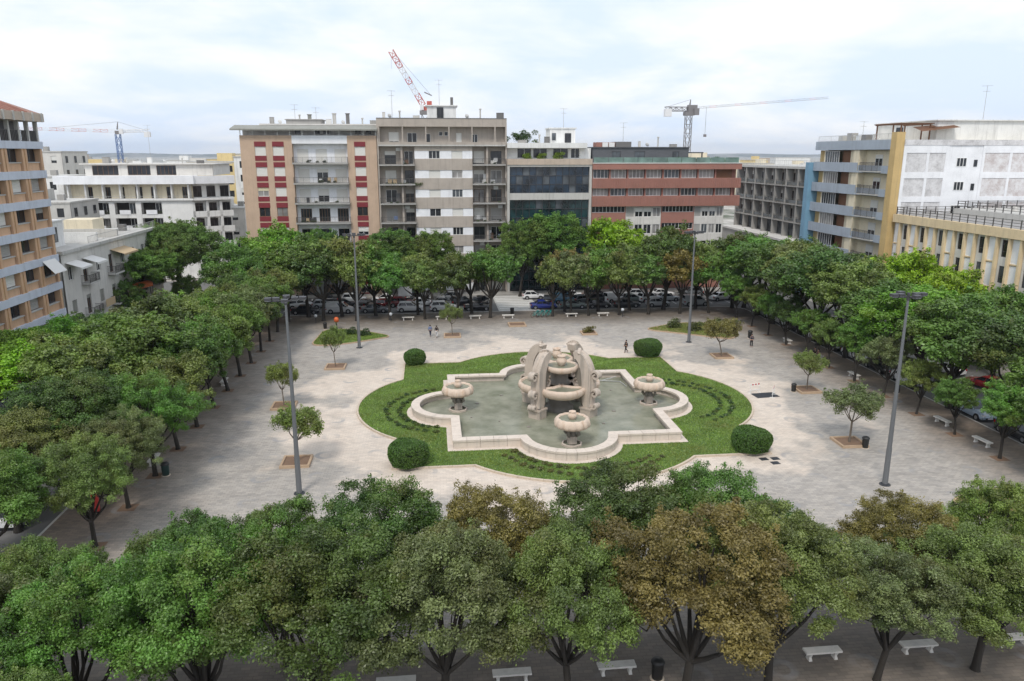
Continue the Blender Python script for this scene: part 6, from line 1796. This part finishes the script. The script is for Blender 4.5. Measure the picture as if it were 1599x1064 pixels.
def car_meshes(kind, color):
    key = (kind, color)
    if key in _cm: return _cm[key]
    if (kind, 0) in _cm:
        src = _cm[(kind, 0)]; out = {}
        for k_, me in src.items():
            if k_ in ('body', 'roof', 'door', 'mirror'):
                me = me.copy(); me.materials[0] = M['car_' + color]
            out[k_] = me
        _cm[key] = out; return out
    c = CT[kind]; L, W, H, belt = c['L'], c['W'] / 2, c['H'], c['belt']
    def me_of(name, mb, mat):
        me = bpy.data.meshes.new(name); me.from_pydata(mb.v, [], mb.f); me.materials.append(M[mat]); me.polygons.foreach_set('use_smooth', mb.sm); return me
    secs = []
    for (x, zt) in c['top']:
        e = 1 - 0.13 * (abs(x) / (L / 2)) ** 4
        w = W * e; z0 = 0.24 if abs(x) < L / 2 - .05 else 0.34
        half = [(w * 0.90, z0), (w * 0.99, z0 + 0.14), (w, zt * 0.62), (w * 0.985, zt * 0.86), (w * 0.90, zt * 0.985), (w * 0.5, zt + 0.02)]
        secs.append([(x, -y, z) for y, z in half] + [(x, 0, zt + 0.03)] + [(x, y, z) for y, z in reversed(half)])
    b_ = MB(); loft(b_, secs)
    out = dict(body=me_of('body', b_, 'car_white'))
    x0, x1, x2, x3 = c['cab']; wb, wt = W * 0.92, W * 0.74; zb = belt - 0.02
    cabv = [(x0, -wb, zb), (x3, -wb, zb), (x3, wb, zb), (x0, wb, zb), (x1, -wt, H - .05), (x2, -wt, H - .05), (x2, wt, H - .05), (x1, wt, H - .05)]
    rt = MB().add(cabv, [(0, 1, 5, 4), (1, 2, 6, 5), (2, 3, 7, 6), (3, 0, 4, 7)])
    rt.add([(x1 - .03, -wt - .01, H - .06), (x2 + .03, -wt - .01, H - .06), (x2 + .03, wt + .01, H - .06), (x1 - .03, wt + .01, H - .06), (x1 + .12, -wt * .86, H), (x2 - .15, -wt * .86, H), (x2 - .15, wt * .86, H), (x1 + .12, wt * .86, H)],
           [(0, 1, 5, 4), (1, 2, 6, 5), (2, 3, 7, 6), (3, 0, 4, 7), (4, 5, 6, 7)], 0, True)
    out['roof'] = me_of('roof', rt, 'car_white')
    def lerp(a, b2, t): return tuple(a[i] + (b2[i] - a[i]) * t for i in range(3))
    def quad(name, A, B2, C2, D2, u0, u1, v0, v1, off):
        p = [lerp(lerp(A, B2, u), lerp(D2, C2, u), v) for (u, v) in ((u0, v0), (u1, v0), (u1, v1), (u0, v1))]
        p2 = [(q[0] + off[0], q[1] + off[1], q[2] + off[2]) for q in p]
        return me_of(name, MB().add(p + p2, [(4, 5, 6, 7), (0, 1, 5, 4), (1, 2, 6, 5), (2, 3, 7, 6), (3, 0, 4, 7)]), 'car_glass')
    out['windscreen'] = quad('windscreen', cabv[1], cabv[2], cabv[6], cabv[5], .05, .95, .06, .97, (.012, 0, .012))
    out['rear_window'] = quad('rear_window', cabv[3], cabv[0], cabv[4], cabv[7], .08, .92, .15, .92, (-.012, 0, .01))
    for s_, (a, b2, c2, d2) in (('l', (0, 1, 5, 4)), ('r', (2, 3, 7, 6))):
        o_ = (0, -.012 if s_ == 'l' else .012, .004)
        segs = ((.06, .48), (.52, .93)) if kind != 'van' else (((.08, .10), (.62, .93)) if s_ == 'l' else ((.07, .38), (.90, .92)))
        for k, (u0, u1) in enumerate(segs):
            if u1 - u0 < .05: continue
            out['side_window_%s%d' % (s_, k)] = quad('side_window', cabv[a], cabv[b2], cabv[c2], cabv[d2], u0, u1, .10, .90, o_)
    wr = 0.32 if kind in ('hatchback', 'saloon') else 0.35
    out['tyre'] = me_of('tyre', MB().tube((0, -.11, 0), (0, .11, 0), wr, n=18), 'tyre')
    out['rim'] = me_of('rim', MB().tube((0, -.118, 0), (0, .118, 0), wr * .62, n=10), 'rim_metal')
    ar = MB()
    for x in (-L / 2 + .78, L / 2 - .82):
        for s in (-1, 1): ar.tube((x, s * (W - .22), wr), (x, s * (W + .004), wr), wr + .07, n=18)
    out['wheel_arch'] = me_of('wheel_arch', ar, 'trim_black')
    sk = MB().box(-L / 2 + .1, L / 2 - .1, -W * .93, W * .93, .16, .27)
    out['underbody'] = me_of('underbody', sk, 'trim_black')
    out['bumper'] = me_of('bumper', MB().box(L / 2 - .08, L / 2 + .02, -W * .55, W * .55, .30, .46), 'trim_black')
    for s in (-1, 1):
        out['head_lamp%d' % s] = me_of('headlight', MB().box(L / 2 - .30, L / 2 - .035, s * W * .70 - .17, s * W * .70 + .17, .60, .74), 'head_lamp')
        out['tail_lamp%d' % s] = me_of('tail_light', MB().box(-L / 2 - .005, -L / 2 + .14, s * W * .80 - .11, s * W * .80 + .11, .68, .90), 'tail_lamp')
        out['mirror%d' % s] = me_of('mirror', MB().box(x3 - .35, x3 - .2, s * (W + .02) - .09, s * (W + .02) + .09, belt, belt + .14), 'trim_black')
    out['plate'] = me_of('number_plate', MB().box(L / 2 + .02, L / 2 + .03, -.26, .26, .34, .45).box(-L / 2 - .012, -L / 2 - .0, -.26, .26, .50, .61), 'plate_white')
    _cm[(kind, 0)] = out
    return car_meshes(kind, color)
def car(kind, color, u, v, rz, label, group, z=-0.12):
    c = car_meshes(kind, color); ct = CT[kind]
    t = thing('parked_car' if kind != 'van' else 'parked_van', label, 'van' if kind == 'van' else 'car', (u, v, z), rz, group)
    wr = 0.32 if kind in ('hatchback', 'saloon') else 0.35
    for k_, me in c.items():
        if k_ in ('tyre', 'rim'): continue
        link(me.name.split('.')[0], me, t)
    for x in (-ct['L'] / 2 + .78, ct['L'] / 2 - .82):
        for s in (-1, 1):
            w_ = link('wheel', c['tyre'], t, (x, s * (ct['W'] / 2 - .10), wr))
            link('rim', c['rim'], w_)
    return t
KN = {'hatchback': 'hatchback', 'saloon': 'saloon car', 'suv': 'sport utility car', 'van': 'van'}
row1 = [(-33, 'saloon', 'black'), (-27.5, 'van', 'white'), (-21.9, 'saloon', 'grey'), (-16.1, 'suv', 'white'), (-10.7, 'suv', 'white'), (-5.1, 'saloon', 'black'), (6.0, 'saloon', 'blue'), (11.0, 'saloon', 'greengrey'), (15.4, 'hatchback', 'black'), (20.2, 'saloon', 'dark'), (25.6, 'hatchback', 'silver'), (32.3, 'van', 'silver')]
for i, (u, k, c) in enumerate(row1):
    car(k, c, u, 48.45, rnd.uniform(-.02, .02), '%s %s, %s from the left in the car row along the back kerb' % (c.replace('greengrey', 'green grey'), KN[k], ORD[i]), 'cars along the back kerb')
row2 = [(-38.0, 'hatchback', 'silver'), (-34.6, 'suv', 'white'), (-30.6, 'hatchback', 'silver'), (-27.2, 'saloon', 'dark'), (-23.6, 'saloon', 'black'), (-20.8, 'hatchback', 'red'), (-17.8, 'suv', 'red'), (-14.0, 'hatchback', 'white'), (-10.5, 'saloon', 'grey'), (-7.3, 'suv', 'black'), (-4.2, 'suv', 'black'),
        (7.4, 'saloon', 'black'), (10.4, 'van', 'teal'), (13.6, 'hatchback', 'grey'), (16.4, 'suv', 'dark'), (19.4, 'van', 'white'), (22.4, 'hatchback', 'greengrey'), (25.4, 'suv', 'white'), (28.6, 'saloon', 'silver'), (38.4, 'saloon', 'white'), (42.0, 'hatchback', 'dark')]
for i, (u, k, c) in enumerate(row2):
    car(k, c, u, 52.9 + rnd.uniform(-.2, .2), (0.35 if i % 2 else 0.1) + (PI / 3 if c in ('black', 'red', 'teal') and i % 3 else 0), '%s %s, %s from the left in the second car row at the back' % (c.replace('greengrey', 'green grey'), KN[k], ORD[i]), 'cars of the second row at the back')
row3 = [(-36, 'white'), (-31, 'dark'), (-26, 'silver'), (-21, 'white'), (-15, 'black'), (-9.5, 'grey'), (5.5, 'white'), (12, 'white'), (17, 'black'), (23.5, 'silver'), (29, 'white'), (34.5, 'grey')]
for i, (u, c) in enumerate(row3):
    car(['hatchback', 'saloon', 'suv'][i % 3], c, u, 57.4, PI * (i % 2), '%s parked car, %s from the left in the farthest car row at the back' % (c, ORD[i]), 'cars of the farthest row at the back')
rightrow = [(38.6, 'hatchback', 'silver'), (33.2, 'saloon', 'white'), (27.8, 'suv', 'black'), (22.9, 'hatchback', 'white'), (17.6, 'saloon', 'dark'), (12.4, 'saloon', 'white'), (7.0, 'saloon', 'black'), (1.6, 'saloon', 'white'), (-9.2, 'saloon', 'paleblue'), (-15.2, 'saloon', 'dark'), (-20.6, 'hatchback', 'black')]
for i, (v, k, c) in enumerate(rightrow):
    car(k, c, 40.55, v, -PI / 2 + rnd.uniform(-.02, .02), '%s %s, %s from the back along the right kerb' % (c.replace('paleblue', 'pale blue'), KN[k], ORD[i]), 'cars along the right kerb')
for i, (v, c) in enumerate(((30, 'white'), (24, 'silver'), (17, 'grey'), (11, 'white'), (5, 'white'), (-1, 'red'), (-7, 'white'), (-13, 'silver'))):
    car(['suv', 'hatchback', 'saloon'][i % 3], c, 47.6 + (i % 2) * .5, v, 1.9, '%s car in the middle parking lane of the right street, %s from the back' % (c, ORD[i]), 'cars in the middle of the right street')
for i, (v, k, c) in enumerate(((-22.6, 'hatchback', 'white'), (-15, 'saloon', 'grey'), (-8.5, 'hatchback', 'silver'), (-2, 'suv', 'black'), (5, 'hatchback', 'white'), (12, 'saloon', 'dark'), (19, 'suv', 'white'), (27, 'hatchback', 'silver'), (35, 'saloon', 'black'))):
    car(k, c, -41.9, v, PI / 2, '%s %s, %s from the near end along the left kerb' % (c, KN[k], ORD[i]), 'cars along the left kerb')
car('hatchback', 'white', -53.5, 86, PI / 2 + .1, 'lone white car driving away up the left side street', 'moving car')
car('saloon', 'grey', -47.8, 99, PI / 2, 'grey car far up the left side street', 'moving car')

# ------------------------------------------------------------------ people
def skin_chain(name, pts, edges, radii, mat, parent):
    me = bpy.data.meshes.new(name); me.from_pydata(pts, edges, []); me.materials.append(M[mat])
    sv = me.skin_vertices[0] if me.skin_vertices else None
    o = link(name, me, parent)
    md = o.modifiers.new('skin', 'SKIN')
    if not me.skin_vertices: 
        pass
    for i, r_ in enumerate(radii):
        me.skin_vertices[0].data[i].radius = (r_, r_)
    me.skin_vertices[0].data[0].use_root = True
    md.use_smooth_shade = True
    sd = o.modifiers.new('sub', 'SUBSURF'); sd.levels = 1; sd.render_levels = 1
    return o
def person(u, v, rz, label, top, legs_m, pose='walk', hair='hair_dark', h=1.7, bag=False):
    t = thing('person', label, 'person', (u, v, 0), rz); s = h / 1.7; t.scale = (s, s, s)
    if pose == 'walk':
        st = 0.24; hz = 0.88
        J = dict(pel=(0, 0, .92), hl=(.02, .09, .86), hr=(.0, -.09, .86), kl=(.16, .10, .47), kr=(-.06, -.10, .46), al=(.20, .10, .08), ar_=(-.30, -.10, .13), tl=(.33, .10, .035), tr=(-.18, -.10, .03))
        arms = dict(sl=(0, .18, 1.38), sr=(0, -.18, 1.38), el=(-.10, .22, 1.12), er=(.08, -.22, 1.12), wl=(-.02, .22, .89), wr_=(.20, -.20, .92))
    elif pose == 'stand':
        J = dict(pel=(0, 0, .92), hl=(0, .09, .86), hr=(0, -.09, .86), kl=(.03, .10, .47), kr=(-.02, -.10, .47), al=(.0, .11, .07), ar_=(-.03, -.11, .07), tl=(.13, .12, .03), tr=(.10, -.12, .03))
        arms = dict(sl=(0, .18, 1.38), sr=(0, -.18, 1.38), el=(-.02, .24, 1.12), er=(-.02, -.24, 1.12), wl=(.12, .16, .98), wr_=(.12, -.16, .98))
    else:  # sitting
        J = dict(pel=(0, 0, .55), hl=(.02, .09, .54), hr=(.02, -.09, .54), kl=(.42, .11, .50), kr=(.42, -.11, .50), al=(.44, .11, .08), ar_=(.40, -.11, .08), tl=(.57, .12, .035), tr=(.53, -.12, .035))
        arms = dict(sl=(-.02, .18, 1.0), sr=(-.02, -.18, 1.0), el=(.05, .23, .76), er=(.05, -.23, .76), wl=(.26, .15, .66), wr_=(.26, -.15, .66))
    dz = 0 if pose != 'sit' else -0.38
    ch_ = (0.01, 0, 1.22 + dz); nk = (0.01, 0, 1.45 + dz); hd0 = (0.02, 0, 1.53 + dz); hd = (0.03, 0, 1.60 + dz); hd2 = (0.01, 0, 1.66 + dz)
    P_ = [J['pel'], ch_, nk, hd0, hd, hd2, J['hl'], J['kl'], J['al'], J['tl'], J['hr'], J['kr'], J['ar_'], J['tr'], arms['sl'], arms['el'], arms['wl'], arms['sr'], arms['er'], arms['wr_']]
    hands = []
    E_ = [(0, 1), (1, 2), (2, 3), (3, 4), (4, 5), (0, 6), (6, 7), (7, 8), (8, 9), (0, 10), (10, 11), (11, 12), (12, 13), (1, 14), (14, 15), (15, 16), (1, 17), (17, 18), (18, 19)]
    rad = [.13, .13, .05, .075, .095, .07, .085, .055, .038, .035, .085, .055, .038, .035, .055, .04, .03, .055, .04, .03]
    # hands: palm, then fingers and thumb
    for wi_, el_, sg in ((16, 15, 1), (19, 18, -1)):
        w_ = Vector(P_[wi_]); d = (w_ - Vector(P_[el_])).normalized()
        P_.append(tuple(w_ + d * .07)); E_.append((wi_, len(P_) - 1)); rad.append(.032); pm = len(P_) - 1
        sd_ = d.cross(Vector((0, 1, 0))).normalized()
        for q, (o_, l_) in enumerate(((-.03, .07), (-.01, .085), (.01, .08), (.03, .06))):
            P_.append(tuple(w_ + d * (.07 + l_) + sd_ * o_)); E_.append((pm, len(P_) - 1)); rad.append(.010)
        P_.append(tuple(w_ + d * .05 + sd_ * -.06 + Vector((0, -sg * .02, 0)))); E_.append((wi_, len(P_) - 1)); rad.append(.011)
    b_ = skin_chain('body', P_, E_, rad, 'skin', t)
    skin_chain('trousers', [J['pel'], J['hl'], J['kl'], (J['al'][0], J['al'][1], J['al'][2] + .06), J['hr'], J['kr'], (J['ar_'][0], J['ar_'][1], J['ar_'][2] + .06)], [(0, 1), (1, 2), (2, 3), (0, 4), (4, 5), (5, 6)], [.15, .105, .075, .06, .105, .075, .06], legs_m, t)
    skin_chain('jacket', [tuple(Vector(J['pel']) + Vector((0, 0, .02))), ch_, (0.01, 0, 1.38 + dz), arms['sl'], arms['el'], tuple(Vector(arms['wl']).lerp(Vector(arms['el']), .15)), arms['sr'], arms['er'], tuple(Vector(arms['wr_']).lerp(Vector(arms['er']), .15))],
               [(0, 1), (1, 2), (2, 3), (3, 4), (4, 5), (2, 6), (6, 7), (7, 8)], [.165, .165, .09, .075, .06, .05, .075, .06, .05], top, t)
    for k_, tt in (('al', 'tl'), ('ar_', 'tr')):
        a, b2 = J[k_], J[tt]; skin_chain('shoe', [(a[0] - .04, a[1], a[2] - .03 if a[2] > .05 else a[2]), b2], [(0, 1)], [.05, .042], 'trim_black', t)
    MB().lathe([(.01, 1.735 + dz), (.06, 1.72 + dz), (.105, 1.66 + dz), (.108, 1.60 + dz), (.085, 1.54 + dz)], 14, c=(-.012, 0)).build('hair', hair, t)
    MB().tube((.115, 0, 1.60 + dz), (.145, 0, 1.585 + dz), .012, .016, 6).build('nose', 'skin', t)
    for s_ in (-1, 1): MB().tube((.112, s_ * .035, 1.62 + dz), (.120, s_ * .035, 1.62 + dz), .012, n=6).build('eye', 'trim_black', t)
    if bag: MB().box(-.12, .12, -.32, -.24, .75, 1.02).build('strap_bag', 'cloth_black', t)
    return t
person(12.3, 17.9, PI + 0.2, 'person in black striding left behind the back right clipped shrub', 'cloth_black', 'cloth_black', 'walk')
person(29.7, 19.1, -1.9, 'person in a dark jacket standing alone on the right side of the square', 'cloth_navy', 'cloth_black', 'stand', h=1.78)
person(-12.9, 29.6, 1.2, 'person in a blue top strolling, left one of the pair by a young tree', 'cloth_blue', 'cloth_navy', 'walk')
person(-12.0, 29.0, 1.2, 'person in a black top and pale trousers, right one of the strolling pair', 'cloth_black', 'cloth_pale', 'walk')
person(35.5, 13.1, PI, 'person in dark clothes sitting near a trunk on the right side, farther one of two', 'cloth_black', 'cloth_black', 'sit')
person(35.5, 12.3, PI, 'person in brown clothes sitting near a trunk on the right side, nearer one of two', 'cloth_brown', 'cloth_black', 'sit')
bench(35.75, 12.7, PI / 2, 'stone bench under the two seated people on the right side')

# ------------------------------------------------------------------ thin air between here and the hills
hz = bpy.data.materials.new('haze'); hz.use_nodes = True
hn = hz.node_tree.nodes; hn.clear()
ho = hn.new('ShaderNodeOutputMaterial'); hv = hn.new('ShaderNodeVolumePrincipled')
hv.inputs['Color'].default_value = (0.80, 0.88, 1.0, 1)
hv.inputs['Density'].default_value = 0.00009
hv.inputs['Anisotropy'].default_value = 0.2
hz.node_tree.links.new(hv.outputs[0], ho.inputs['Volume'])
M['haze'] = hz
tag(MB().box(-9300, 9300, -700, 9400, -3.0, 130).build('haze', 'haze'), kind='stuff')
